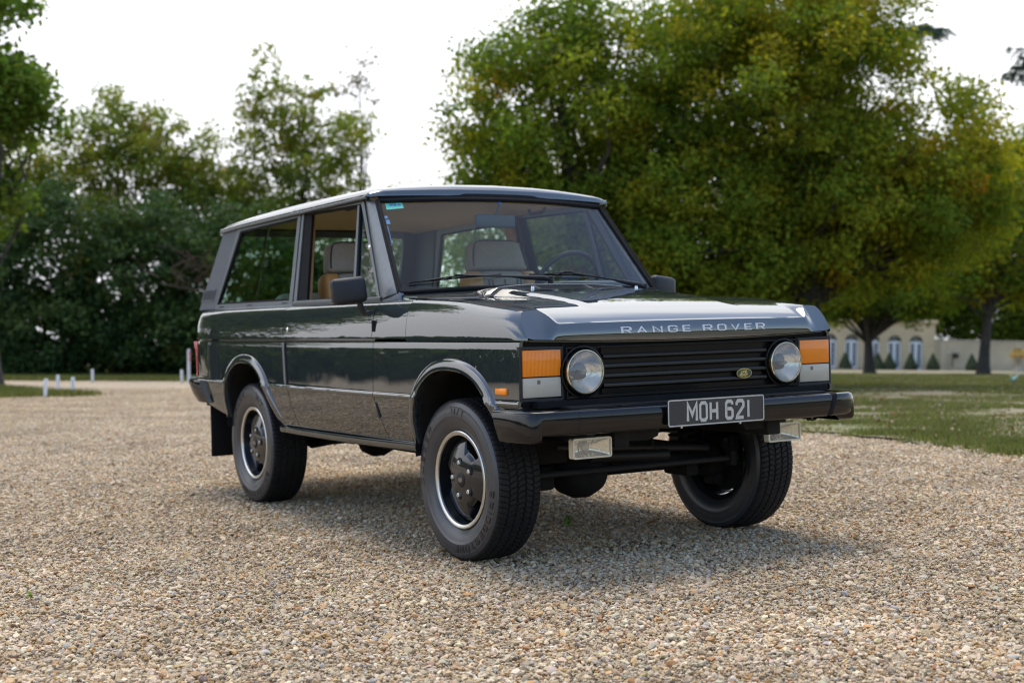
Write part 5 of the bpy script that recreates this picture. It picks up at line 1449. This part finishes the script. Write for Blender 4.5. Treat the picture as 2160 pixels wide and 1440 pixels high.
# bands between the slats, stepped back
for z in (.920, .8785, .8375, .797, .757):
    P = [[(xf(y) - .014, y, z - .0155), (xf(y) - .013, y, z - .0150), (xf(y) - .011, y, z + .0150), (xf(y) - .014, y, z + .0155)] for y in np.linspace(-.45, .45, 12)]
    MB().grid(P).build("grille_band", M_BLACK, grille)
for side in (-1, 1):
    cy = side * .556; cz = .839
    # short ribbed plates beside the headlamp
    for k, z in enumerate((.917, .878, .838, .798, .760)):
        for (ya, yb) in ((.458, .632),):
            dz = abs(z - cz); r = .112
            half = math.sqrt(max(0, r * r - max(0, dz - .012) ** 2))
            for (a, b2) in ((.458, .556 - half), (.556 + half, .630)):
                if b2 - a > .012:
                    m2 = MB(); yy0, yy1 = sorted((side * a, side * b2)); m2.box(xf(.5) - .012, xf(.5) + .006, yy0, yy1, z - .016, z + .016, .003); m2.build("grille_plate", M_BLACK, grille)
    head = empty("headlamp", (0, 0, 0), car)
    MB().lathe([(.112, .004), (.110, .012), (.104, .013), (.097, .006), (.094, -.012), (.094, -.04)], 56, 'x', (xf(.55), cy, cz)).build("headlamp_surround", M_BLACK, head)
    MB().lathe([(.0945, .008), (.0945, .022), (.0925, .029), (.089, .031), (.0865, .028), (.0855, .022)], 56, 'x', (xf(.55), cy, cz)).build("lamp_ring", M_BRASS, head)
    MB().lathe([(.0865, .026), (.080, .034), (.062, .043), (.040, .049), (.020, .052), (.0, .053)], 56, 'x', (xf(.55), cy, cz)).build("headlamp_lens", M_GL_RIB, head)
    P = []
    for r in np.linspace(0.002, .0862, 15):
        row = []
        for i in range(120):
            a_ = 2 * math.pi * i / 120; y, z = r * math.cos(a_), r * math.sin(a_)
            x = -.036 + .056 * (r / .0862) ** 2 + .0016 * math.sin(y * 2 * math.pi / .0085) * (1 if abs(z) < .055 else .4) + (.004 if z < -.03 else 0)
            row.append((xf(.55) + x, cy + y, cz + z))
        P.append(row)
    MB().grid(P, close_v=True).build("reflector", M_REFL, head, sharp=0)
    bb = MB(); bb.lathe([(0, .026), (.009, .022), (.011, .012), (.011, -.04)], 16, 'x', (xf(.55), cy, cz)); bb.build("bulb_shield", mat("bulb_shield_metal", (.3, .3, .3), .35, 1.0), head)
# oval badge
bd = empty("badge", (0, 0, 0), car)
def oval(rx, rz, x, n=36): return [(x, .316 + rx * math.cos(2 * math.pi * i / n), .799 + rz * math.sin(2 * math.pi * i / n)) for i in range(n)]
M_BG = mat("badge_green", (.012, .05, .028), .2, coat=1); M_GOLD = mat("badge_gold", (.72, .55, .22), .3, .8)
MB().prism(oval(.044, .0215, xf(.3) + .007), (.004, 0, 0)).build("badge_rim", M_GOLD, bd)
MB().prism(oval(.041, .0190, xf(.3) + .0112), (.0012, 0, 0)).build("badge_plate", M_BG, bd)
lb = MB(); bx0 = xf(.3) + .0126
def badge_word(txt, y0, z0, h, sp):
    y = y0
    for ch in txt:
        w = GLYPH[ch][0]
        letter(lb, ch, h, h * .95, .22, lambda u, v, d, y=y: (bx0 + d, y + u + v * .18, z0 + v), .0006); y += w * h * .95 + sp
badge_word("LAND", .2945, .8005, .0105, .0022); badge_word("-", .333, .8005, .0105, .002)
badge_word("-ROVER", .2845, .7865, .0105, .0022)
lb.build("badge_lettering", M_GOLD, bd)

# --- bumpers -----------------------------------------------------------
BSEC = [(-.16, .690), (-.10, .696), (-.034, .6965), (-.012, .694), (-.004, .689), (-.0005, .680), (.0015, .664), (.0015, .645), (-.001, .620), (-.004, .604), (-.007, .598), (-.014, .595), (-.09, .594)]
def bumper_path(y):
    """front face x for a given y"""
    ay = abs(y)
    return 2.062 - .022 * (ay / .75) ** 2
plan = [(2.062, 0.0), (2.058, -.25), (2.050, -.5), (2.0418, -.6965), (2.036, -.76), (2.022, -.82), (1.996, -.860), (1.956, -.888), (1.90, -.904), (1.85, -.910), (1.79, -.912), (1.712, -.912)]
def bumper_piece(pl, name, parent, sec=BSEC, ends=False, dropend=0.0):
    P = []; n = len(pl)
    for i, (x, y) in enumerate(pl):
        a, b = Vector(pl[max(0, i - 1)]), Vector(pl[min(n - 1, i + 1)])
        t = (b - a).normalized(); nn = Vector((-t.y, t.x))
        if nn.x < -.2 or (abs(nn.x) <= .2 and nn.y * y < 0): nn = -nn
        row = []
        w = sstep(.79, .912, abs(y)) * (1 if x < 2.0 else 0)
        for d, z in sec:
            k = (.697 - z) / .103
            zz = z - w * .032 * max(0, k)
            bk = max(d, -.075) if w > .3 else d
            row.append((x + nn.x * bk + w * (k * .055 if i >= n - 2 or i <= 1 else k * .03 * w), y + nn.y * bk, zz))
        P.append(row)
    mb = MB().grid(P)
    for row in (P[0], P[-1]): mb.add(row, [tuple(range(len(row)))])
    return mb.build(name, M_BUMP, parent, sharp=45)
dense = catmull(plan, 4)
fbm = empty("front_bumper", (0, 0, 0), car)
mid_pts = [(2.062 - .0415 * (abs(y) / .69) ** 2 * .48, y) for y in np.linspace(-.6955, .6955, 24)]
bumper_piece(mid_pts, "bumper_beam", fbm)
for side in (-1, 1):
    pts = [(x, y if side < 0 else -y) for x, y in dense if y <= -.6965]
    bumper_piece(pts, "bumper_end", fbm)
# black band round the left end
P = []
for (d, z) in BSEC[1:-1]:
    P.append([(bumper_path(.70) - .006 + d + .010, .698 + yy - (.697 - z) * .35, z + (.003 if z > .688 else 0)) for yy in (-.004, 0.002, .022, .028)])
P = [[(x - (.008 if i in (0, 3) else 0), y, z) for i, (x, y, z) in enumerate(row)] for row in P]
MB().grid(P).build("bumper_band", M_RUB, fbm)
MB().box(1.84, 1.985, -.70, .70, .697, .704).build("bumper_top_cover", M_SATIN, fbm)
MB().box(1.82, 1.90, -.80, .80, .700, .726).build("valance", M_RUB, fbm)
# rear bumper
rb = empty("rear_bumper", (0, 0, 0), car)
for side in (-1, 1):
    P = []
    for (x, y) in catmull([(-1.985, .905), (-2.10, .915), (-2.20, .905), (-2.28, .875), (-2.325, .82), (-2.34, .70), (-2.345, 0)], 4):
        k = 1 if x < -2.0 else 1
        P.append([(x + (.14 if abs(y) > .8 else .06), side * (y - .06 if y > .8 else y), .715), (x + .0, side * y, .722), (x - .004, side * (y + .004), .70), (x + .05, side * (y - .004), .63), (x + .105, side * (y - .02), .578), (x + .14, side * max(0, y - .07), .572)])
    mb = MB().grid(P); mb.add(P[0], [tuple(range(6))]); mb.build("bumper_end", M_BUMP, rb, sharp=45)
# tailgate and rear glass
P = [[(rear_edge(z) - .012 - .01 * (1 - (y / .8) ** 2), y, z) for z in (.58, .74, .98, 1.06, 1.12, 1.17)] for y in np.linspace(-.80, .80, 12)]
MB().grid(P).build("tailgate", M_PAINT, car)
rw = MB(); oo = [(-2.275, -.745, 1.175), (-2.275, .745, 1.175), (-2.02, .66, 1.688), (-2.02, -.66, 1.688)]; ii = [(-2.255, -.67, 1.215), (-2.255, .67, 1.215), (-2.045, .60, 1.648), (-2.045, -.60, 1.648)]
rwf = rw.frame(oo, ii, (.02, 0, 0)).build("rear_window_frame", M_TRIM, car)
MB().add(ii, [(0, 1, 2, 3)]).build("window_glass", M_GL_SIDE, rwf)

# --- number plate -------------------------------------------------------
pl_ = empty("number_plate", (0, 0, 0), car)
M_PLK = mat("plate_black", (.028, .026, .025), .45); M_PLS = mat("plate_silver", (.50, .49, .46), .4, .3, var=.08, scale=60)
def rrect(y0, y1, z0, z1, r, x, n=5):
    out = []
    for cy_, cz_, a0 in ((y1 - r, z1 - r, 0), (y0 + r, z1 - r, 90), (y0 + r, z0 + r, 180), (y1 - r, z0 + r, 270)):
        for k in range(n + 1):
            a = R(a0 + 90 * k / n); out.append((x, cy_ + r * math.cos(a), cz_ + r * math.sin(a)))
    return out
PX = 2.074; y0, y1, z0, z1 = -.279, .245, .603, .714
MB().prism(rrect(y0, y1, z0, z1, .011, PX), (.006, 0, 0)).build("plate_backing", M_PLK, pl_)
MB().frame(rrect(y0, y1, z0, z1, .011, PX + .0075), rrect(y0 + .005, y1 - .005, z0 + .005, z1 - .005, .007, PX + .0075), (-.0014, 0, 0)).build("plate_border", M_PLS, pl_)
for ch, yy, ww in (('M', -.176, .0475), ('O', -.1095, .035), ('H', -.053, .035), ('6', .0315, .035), ('2', .0905, .037), ('1', .1525, .0057)):
    lb = MB()
    letter(lb, ch, .072, ww / GLYPH[ch][0], .205, lambda u, v, d, yy=yy: (PX + .0062 + d, yy + u, .6225 + v), .0016)
    lb.build("plate_character", M_PLS, pl_, sharp=40)
sb = MB()
for yy in (-.20, .12): sb.lathe([(0, .008), (.005, .008), (.006, 0)], 10, 'x', (2.062, yy, .598))
sb.build("plate_bolts", M_ALU, pl_)

# --- fog lamps -------------------------------------------------------------
for cy in (-.567, .488):
    fg = empty("fog_lamp", (0, 0, 0), car); cz = .5285; x0 = 1.94; FH, FW = .0425, .0975
    MB().frame(rrect(cy - FW, cy + FW, cz - FH, cz + FH, .011, x0 - .001), rrect(cy - FW + .007, cy + FW - .007, cz - FH + .007, cz + FH - .007, .007, x0 - .001), (-.026, 0, 0)).prism(rrect(cy - FW + .004, cy + FW - .004, cz - FH + .004, cz + FH - .004, .011, x0 - .030), (.002, 0, 0)).build("lamp_body", M_FOG, fg)
    MB().frame(rrect(cy - FW, cy + FW, cz - FH, cz + FH, .011, x0 + .004), rrect(cy - FW + .0085, cy + FW - .0085, cz - FH + .0075, cz + FH - .0075, .006, x0 + .005), (-.004, 0, 0)).build("lamp_rim", M_FOG, fg)
    rf = MB(); P = []
    for y in np.linspace(-.089, .089, 37):
        P.append([(x0 - .024 + .022 * max((abs(y + .02) / .11) ** 2.0, (abs(z) / .035) ** 2.0) + .0012 * math.sin(y * 2 * math.pi / .022), cy + y, cz + z) for z in np.linspace(-.035, .035, 13)])
    rf.grid(P); rf.build("reflector", M_CHROME, fg)
    MB().lathe([(0, .020), (.008, .0195), (.017, .012), (.019, 0), (.019, -.01)], 24, 'x', (x0 - .021, cy - .024, cz + .004)).build("bulb_shield", M_IVORY, fg)
    MB().add(rrect(cy - .0895, cy + .0895, cz - .0355, cz + .0355, .006, x0 + .002), [tuple(range(24))]).build("fog_lens", glass_mat("fog_glass", (.93, .91, .80), .10, film=.20) if "fog_glass" not in bpy.data.materials else bpy.data.materials["fog_glass"], fg)
    MB().box(x0 - .024, x0 - .010, cy - .02, cy + .02, cz + FH - .002, .605).build("lamp_bracket", M_SATIN, fg)
    if cy > 0: MB().box(x0 + .0, x0 + .010, cy + .045, cy + .085, cz + FH, cz + FH + .012).build("lamp_clip", M_FOG, fg)

# --- wheels -----------------------------------------------------------------
TR, TW = .362, .232      # tyre radius, width
wheel = empty("wheel", (0, 0, 0), car)
# tyre carcass: outer face towards -Y
prof = [(.212, -.060), (.217, -.086), (.222, -.092), (.232, -.100), (.250, -.1085), (.268, -.1135), (.283, -.1160), (.2845, -.1172), (.296, -.1172), (.312, -.1162), (.324, -.1138), (.327, -.1142), (.330, -.1128), (.338, -.1090), (.344, -.1050)]
ts_ = MB(); ts_.lathe(prof, 96, 'y'); ts_.lathe([(r, -h) for r, h in prof], 96, 'y')
tyre = ts_.build("tyre", M_SIDEW, wheel, sharp=30)
# tread: grooves cut as real relief
NA, ys = 900, []
HALF = .105
cols_ = np.linspace(-HALF, HALF, 61)
def tread_r(y, a):
    ay = abs(y); r = TR - .0035 * (ay / .085) ** 2
    if ay > .086: r -= 22 * (ay - .086) ** 2
    dep = 0
    p = 90; ph = a * p / (2 * math.pi)
    zig = .0022 * (abs((ph % 1) - .5) * 4 - 1)
    for g in (-.060, -.021, .021, .060):
        if abs(y - g + zig) < .0034: dep = .0075
    if ay < .021: s = ph + y * 16
    elif ay < .060: s = ph - (ay - .021) * 12 + (.35 if y > 0 else 0)
    else: s = ph + (ay - .060) * 9 + .2
    f_ = s - math.floor(s)
    if f_ < .13: dep = max(dep, .0045 if ay < .060 else .0035 + .002 * (ay > .08))
    return r - dep
V = np.zeros((NA, 61, 3))
for i in range(NA):
    a = 2 * math.pi * i / NA
    for j, y in enumerate(cols_):
        r = tread_r(y, a) if 0 < j < 60 else .344
        V[i, j] = (r * math.sin(a), y, r * math.cos(a))
idx = np.arange(NA * 61).reshape(NA, 61); nx = np.roll(idx, -1, 0)
F = np.stack([idx[:, :-1], idx[:, 1:], nx[:, 1:], nx[:, :-1]], -1).reshape(-1, 4)
me = np_mesh("tread", V.reshape(-1, 3), F, mt=M_TYRE, smooth=False)
tread = link(bpy.data.objects.new("tread", me), wheel)
# sidewall lettering, reading clockwise from the outer face
lb = MB()
def arc_word(txt, a_start, r0, h, adv, th=.2):
    a = a_start
    for ch in txt:
        if ch == ' ': a += adv * .6; continue
        w = GLYPH[ch][0]
        def pl3(u, v, d, a=a):
            rr = r0 + v; an = a + u / r0
            hh = np.interp(rr, [.28, .3, .32], [-.1166, -.1176, -.1156])
            return (rr * math.sin(an), hh - d, rr * math.cos(an))
        letter(lb, ch, h, h * 1.5, th, pl3, .0016); a += (w * h * 1.5 + adv * r0 * .35) / r0
arc_word("DUELER", R(-92), .291, .026, .26, .17); arc_word("H/T", R(2), .291, .026, .16, .17)
arc_word("BRIDGESTONE", R(100), .291, .026, .20, .17)
lb.build("tyre_lettering", M_SWLET, wheel, sharp=40)
sc_ = MB()
for k in range(28):
    a = 2 * math.pi * k / 28 + .05 * math.sin(k * 7); pa = lambda r, h, da=0: (r * math.sin(a + da), h, r * math.cos(a + da))
    sc_.tube([pa(.322, -.1150), pa(.330, -.1138, .012)], .0008, 4, caps=False)
sc_.build("sidewall_marks", M_SWLET, wheel)
# rim: machined lip, dark barrel, three-lobed dished centre
MB().lathe([(.2185, -.088), (.2185, -.0955), (.214, -.0985), (.204, -.0978), (.1985, -.0945), (.1965, -.089), (.1965, -.086)], 80, 'y').build("rim_lip", M_ALU, wheel)
MB().lathe([(.1965, -.0865), (.1955, -.080), (.1945, -.058), (.190, -.045), (.187, -.020), (.186, .03), (.192, .075), (.214, .092), (.218, .09)], 80, 'y').build("rim_barrel", M_WHEEL, wheel)
NT, RR_ = 144, [.030, .045, .06, .075, .09, .10, .11, .12, .13, .14, .15, .158, .166, .173, .179, .184]
P = []
for i in range(NT):
    th = 2 * math.pi * i / NT
    lob = math.cos(3 * (th - R(32)))                       # +1 in the middle of a cut-out
    cut = sstep(.30, .62, lob)
    edge = lerp(.1845, .126, cut)
    row = []
    for k, r in enumerate(RR_):
        rr = .030 + (edge - .030) * (r - .030) / (.184 - .030)
        hgt = -.0650 + .85 * rr * rr + .012 * sstep(.165, .186, rr) + .012 * cut * sstep(edge - .022, edge, rr)
        row.append((rr * math.sin(th), hgt, rr * math.cos(th)))
    row.append((row[-1][0] * .992, row[-1][1] + .045, row[-1][2] * .992))
    P.append(row)
MB().grid(P, close_u=True).build("wheel_centre", M_WHEEL, wheel, sharp=50).location.y = -.0235
MB().lathe([(.02, .022), (.172, .022), (.172, .04)], 48, 'y').build("brake_drum", M_UNDER, wheel)
MB().lathe([(0, -.0695), (.022, -.0695), (.030, -.0675), (.0335, -.065), (.034, -.055)], 40, 'y').build("hub_cap", M_SATIN, wheel).location.y = -.0235
ov = MB(); ov.add([(.017 * math.cos(t), -.0701, .010 * math.sin(t)) for t in np.linspace(0, 2 * math.pi, 24, endpoint=False)], [tuple(range(24))])
ov.build("hub_emblem", M_WHEEL, wheel).location.y = -.0235
ob = MB(); ob.frame([(.0175 * math.cos(t), -.0704, .0105 * math.sin(t)) for t in np.linspace(0, 2 * math.pi, 24, endpoint=False)], [(.0155 * math.cos(t), -.0704, .0087 * math.sin(t)) for t in np.linspace(0, 2 * math.pi, 24, endpoint=False)], (0, .0005, 0))
def hub_word(txt, x0, z0):
    x = x0
    for ch in txt:
        letter(ob, ch, .0042, .0045, .26, lambda u, v, d, x=x: (x + u + v * .2, -.0703 - d, z0 + v), .0004); x += GLYPH[ch][0] * .0045 + .0012
hub_word("LAND", -.0085, .0008); hub_word("ROVER", -.0095, -.0052)
ob.build("hub_emblem_print", M_ALU, wheel).location.y = -.0235
for k in range(5):
    a = R(-8) + 2 * math.pi * k / 5; cx, cz = .077 * math.sin(a), .077 * math.cos(a)
    nb_ = MB(); nb_.lathe([(.0215, -.0585), (.0205, -.0618), (.0165, -.0610), (.0150, -.050)], 24, 'y', (cx, 0, cz)); nb_.build("nut_recess", M_SATIN, wheel).location.y = -.0235
    nu = MB(); nu.lathe([(0, -.0700), (.0088, -.0695), (.0118, -.066), (.0118, -.045)], 6, 'y', (cx, 0, cz)); nu.build("wheel_nut", M_ALU, wheel).location.y = -.0235
vl = MB(); vl.tube([(-.155, -.055, .10), (-.150, -.082, .096)], .004, 6); vl.build("valve", M_RUB, wheel)
STEER = R(1.2)
wheel.location = (1.27, -.727, .358); wheel.rotation_euler = (0, R(-6), STEER)
w2 = copy_tree(wheel, car); w2.location = (-1.27, -.727, .358); w2.rotation_euler = (0, R(20), 0)
w3 = copy_tree(wheel, car); w3.location = (1.27, .727, .358); w3.rotation_euler = (0, R(35), math.pi + STEER)
w4 = copy_tree(wheel, car); w4.location = (-1.27, .727, .358); w4.rotation_euler = (0, R(75), math.pi)

# --- running gear -----------------------------------------------------------
fa = empty("front_axle", (0, 0, 0), car)
ax = MB(); ax.tube([(1.27, -.66, .358), (1.27, .66, .358)], .043, 16); ax.build("axle_tube", M_UNDER, fa)
df_ = MB()
df_.lathe([(0, -.13), (.06, -.125), (.115, -.09), (.142, -.03), (.145, .03), (.12, .09), (.07, .125), (0, .13)], 28, 'y', (1.30, -.21, .372)); df_.box(1.10, 1.28, -.27, -.15, .32, .43, .03)
df_.lathe([(0, .03), (.017, .03), (.02, .018), (.02, 0)], 6, 'x', (1.432, -.12, .372)); df_.build("differential", M_UNDER, fa)
tr_ = MB(); tr_.tube([(1.48, -.60, .372), (1.48, .60, .372)], .0155, 10); tr_.build("track_rod", M_SATIN, fa)
dr = MB(); dr.tube([(1.56, -.50, .50), (1.50, .0, .462), (1.44, .45, .425)], .017, 10); dr.build("drag_link", M_SATIN, fa)
dp_ = MB(); dp_.tube([(1.50, -.28, .438), (1.50, .16, .418)], .026, 12); dp_.build("steering_damper", M_SATIN, fa)
ph = MB(); ph.tube([(1.34, -.44, .56), (1.34, .30, .44), (1.33, .46, .42)], .022, 10); ph.build("panhard_rod", M_UNDER, fa)
for side in (-1, 1):
    kn = MB(); kn.lathe([(.05, -.06), (.088, -.05), (.098, 0), (.088, .05), (.05, .06)], 24, 'y', (1.27, side * .60, .358)); kn.box(1.22, 1.32, side * .63 - .03, side * .63 + .03, .22, .50, .015)
    kn.tube([(1.28, side * .60, .45), (1.38, side * .575, .452), (1.44, side * .56, .43), (1.48, side * .565, .385)], [.022, .020, .018, .02], 8)
    kn.box(1.455, 1.505, side * .565 - .02, side * .565 + .02, .335, .41, .008); kn.lathe([(0, .02), (.014, .02), (.016, 0)], 8, 'z', (1.44, side * .56, .445))
    kn.build("steering_knuckle", M_UNDER, fa)
    cb = MB(); cb.box(1.375, 1.435, side * .63 - .03, side * .63 + .03, .36, .47, .012); cb.build("brake_caliper", M_UNDER, fa)
    sp = MB(); sp.tube([(1.27 + .066 * math.cos(a), side * .44 + .066 * math.sin(a), .42 + a * .0056) for a in np.linspace(0, 2 * math.pi * 6, 96)], .0085, 6); sp.build("coil_spring", M_UNDER, fa)
    sh = MB(); sh.tube([(1.27, side * .44, .36), (1.27, side * .44, .72)], .026, 10); sh.build("damper", M_UNDER, fa)
    ra = MB(); ra.tube([(1.34, side * .42, .33), (1.1, side * .42, .33), (.35, side * .42, .46)], .026, 8); ra.box(1.18, 1.37, side * .42 - .04, side * .42 + .04, .285, .36, .015); ra.build("radius_arm", M_UNDER, fa)
ra_ = empty("rear_axle", (0, 0, 0), car)
ax = MB(); ax.tube([(-1.27, -.66, .358), (-1.27, .66, .358)], .045, 14); ax.build("axle_tube", M_UNDER, ra_)
df_ = MB(); df_.lathe([(0, -.13), (.06, -.125), (.12, -.09), (.147, -.03), (.147, .03), (.12, .09), (.07, .125), (0, .13)], 28, 'y', (-1.27, 0, .365)); df_.build("differential", M_UNDER, ra_)
for side in (-1, 1):
    tl_ = MB(); tl_.tube([(-1.27, side * .45, .32), (-.45, side * .42, .44)], .022, 8); tl_.build("trailing_link", M_UNDER, ra_)
ch = empty("chassis", (0, 0, 0), car)
for side in (-1, 1):
    rl = MB(); rl.box(-2.15, 1.95, side * .42 - .04, side * .42 + .04, .52, .62, .01); rl.build("chassis_rail", M_UNDER, ch)
    b2 = MB(); b2.box(.70, .78, min(side * .42, side * .80), max(side * .42, side * .80), .50, .545, .01); b2.build("outrigger", M_UNDER, ch)
fl = MB(); fl.box(-2.18, .93, -.80, .80, .545, .60); fl.build("floor_pan", M_UNDER, ch)
sl_ = MB(); sl_.box(-.69, .93, -.79, -.74, .44, .55); sl_.box(-.69, .93, .74, .79, .44, .55); sl_.build("inner_sills", M_UNDER, ch)
eb = MB(); eb.box(.93, 1.78, -.46, .46, .62, .98); eb.build("engine_bay_block", M_UNDER, ch)
gb = MB(); gb.box(-.15, .75, -.13, .13, .47, .56, .04); gb.box(-.35, .05, -.42, -.12, .375, .54, .05); gb.build("gearbox", M_UNDER, ch)
ex = MB(); ex.tube([(.5, -.50, .47), (-.2, -.52, .45), (-.9, -.54, .46)], .03, 10); ex.tube([(-.42, -.54, .44), (-.62, -.54, .44)], .055, 12); ex.build("exhaust", M_UNDER, ch)
cr_ = MB(); cr_.box(1.78, 1.90, -.42, .42, .60, .70, .01); cr_.box(1.86, 2.0, -.46, -.38, .60, .70); cr_.box(1.86, 2.0, .38, .46, .60, .70); cr_.build("front_crossmember", M_UNDER, ch)
br_ = MB(); br_.prism([(1.93, -.42, .60), (1.93, -.20, .60), (1.93, -.22, .555), (1.93, -.27, .54), (1.93, -.40, .545)], (-.03, 0, 0)); br_.prism([(1.93, .24, .60), (1.93, .40, .60), (1.93, .38, .55), (1.93, .27, .55)], (-.03, 0, 0)); br_.build("tow_bracket", M_UNDER, ch)
spn = MB(); spn.box(1.40, 1.412, -.62, -.34, .41, .66, .004); spn.build("splash_panel", M_UNDER, ch)
wr = MB(); wr.tube(catmull([(1.90, -.21, .60), (1.80, -.15, .53), (1.70, -.06, .475), (1.58, .06, .455)], 6), .004, 5); wr.build("breather_pipe", M_RUB, ch)
for side in (-1, 1):
    mf = MB(); mf.box(-1.985, -1.965, side * .72 - .125, side * .72 + .125, .225, .56, .006); mf.build("mud_flap", M_RUB, car)
    ip = MB(); ip.prism([(-.60, side * .845, .50), (.50, side * .845, .50), (.50, side * .795, 1.150), (-.60, side * .795, 1.150)], (0, -side * .02, 0)); ip.build("door_card", M_TAN, car)
    ip = MB(); ip.prism([(-2.2, side * .76, .86), (-.61, side * .80, .86), (-.61, side * .775, 1.17), (-2.2, side * .75, 1.17)], (0, -side * .02, 0)); ip.build("rear_side_trim", M_TAN, car)
    bk = MB(); bk.prism([(.56, side * .858, .505), (1.84, side * .845, .97), (1.84, side * .845, .975), (.56, side * .858, .975)], (0, -side * .006, 0)) if False else None

# --- cabin -------------------------------------------------------------------
dash = MB()
P = []
for y in np.linspace(-.74, .74, 16):
    b = .015 * math.cos(y * 2)
    P.append([(.60, y, 1.16), (.56, y, 1.185 + b), (.46, y, 1.185 + b), (.40, y, 1.165 + b), (.38, y, 1.10), (.40, y, .80)])
dash.grid(P); dsh = dash.build("dashboard", M_DASH, car, sharp=50)
bn = MB(); bn.box(.36, .56, .20, .70, 1.15, 1.262, .03); bn.build("instrument_binnacle", M_DASH, dsh)
stw = empty("steering_wheel", (.29, .425, 1.245), car); stw.rotation_euler = (0, R(-62), 0)
MB().tube([(.198 * math.cos(a), .198 * math.sin(a), 0) for a in np.linspace(0, 2 * math.pi, 40, endpoint=False)], .014, 10, closed=True).build("wheel_rim", M_STEER, stw)
sp = MB(); sp.box(-.07, .07, -.055, .055, -.03, .0, .02)
for a in (R(180), R(80), R(-80)): sp.tube([(.04 * math.cos(a), .04 * math.sin(a), -.015), (.19 * math.cos(a), .19 * math.sin(a), 0)], .014, 6)
sp.tube([(0, 0, -.02), (0, 0, -.28)], .025, 8); sp.build("wheel_spokes", M_DASH, stw)
im = empty("rear_view_mirror", (0, 0, 0), car)
h = MB(); h.box(-.012, .014, -.122, .122, -.036, .036, .014); h = h.build("mirror_housing", M_DASH, im, sharp=60); h.location = (.285, -.02, 1.590)
MB().tube([(.285, -.02, 1.60), (.30, -.012, 1.65), (.315, -.008, 1.695)], .007, 8).build("mirror_stalk", M_DASH, im)
def rounded_block(name, w, d, hgt, mt, parent, taper_=1.0, cham=.05, belly=0.0):
    """soft upholstered block: superellipse sections stacked up"""
    P = []; n = 28
    for t in [0, .015, .05, .12, .25, .4, .55, .7, .82, .9, .955, .985, 1.0]:
        e = min(t, 1 - t); s = (1 - (1 - min(1, e / .16)) ** 2.4) ** (1 / 2.4) if e < .16 else 1.0
        s = max(s, .02); ww = w * lerp(1, taper_, t)
        ring = []
        for i in range(n):
            a = 2 * math.pi * i / n; c, s_ = math.cos(a), math.sin(a)
            x = d / 2 * math.copysign(abs(c) ** .55, c); y = ww / 2 * math.copysign(abs(s_) ** .5, s_)
            ring.append((x * lerp(.55, 1, s), y * lerp(.80, 1, s), hgt * t))
        P.append(ring)
    mb = MB().grid(P, close_v=True); mb.add(P[0], [tuple(range(n))]); mb.add(P[-1], [tuple(range(n))])
    return mb.build(name, mt, parent, sharp=70)
def seat(x, y, rec):
    s = empty("front_seat", (x, y, .555), car)
    c = rounded_block("seat_cushion", .50, .50, .18, M_CLOTH, s); c.location = (.26, 0, .16)
    for sd in (-1, 1):
        b = rounded_block("side_bolster", .10, .50, .20, M_TAN, s); b.location = (.26, sd * .225, .15)
    back = empty("backrest", (0, 0, .30), s); back.rotation_euler = (0, R(-rec), 0)
    p = rounded_block("backrest_panel", .36, .13, .50, M_CLOTH, back, .92); p.location = (.012, 0, 0)
    for k in range(5):
        gl = MB(); yy = (-.11, -.085, 0, .085, .11)[k]
        gl.tube([(.079, yy, .06), (.079, yy, .44)], .004, 6); gl.build("stitch_line", M_PIPE, back)
    for sd in (-1, 1):
        b = rounded_block("side_bolster", .115, .165, .50, M_TAN, back, .86); b.location = (0, sd * .185, 0)
        pp = MB(); pp.tube(catmull([(.072, sd * .225, .03), (.078, sd * .222, .25), (.070, sd * .206, .43), (.03, sd * .198, .488), (-.05, sd * .196, .478), (-.075, sd * .205, .40)], 5), .0055, 6); pp.build("piping", M_PIPE, back)
    bp_ = rounded_block("back_shell", .36, .06, .47, M_TAN, back, .9); bp_.location = (-.062, 0, .01)
    hd = rounded_block("headrest", .41, .125, .178, M_CLOTH, back, .84); hd.location = (.0, 0, .510)
    pp = MB(); pp.tube(catmull([(.045, -.178, .53), (.048, -.172, .60), (.046, -.145, .672), (.046, -.08, .688), (.046, .08, .688), (.046, .145, .672), (.048, .172, .60), (.045, .178, .53)], 5), .005, 6); pp.build("piping", M_PIPE, back)
    return s
seat(-.30, .405, 14); seat(-.50, -.405, 16)
rbk = empty("rear_seat", (-1.32, 0, .60), car)
b = rounded_block("seat_cushion", 1.20, .50, .20, M_CLOTH, rbk); b.location = (.22, 0, .12)
for sd in (-1, 1):
    b = rounded_block("backrest_panel", .60, .16, .40, M_CLOTH, rbk, .9); b.location = (-.08, sd * .31, .26); b.rotation_euler = (0, R(-12), 0)
sbt = MB(); sbt.prism([(-.66, .69, 1.60), (-.63, .69, 1.60), (-.56, .60, .95), (-.60, .60, .95)], (0, -.003, 0)); sbt.prism([(-.66, -.69, 1.60), (-.63, -.69, 1.60), (-.74, -.70, .95), (-.78, -.70, .95)], (0, .003, 0))
sbt.build("seat_belts", M_RUB, car)
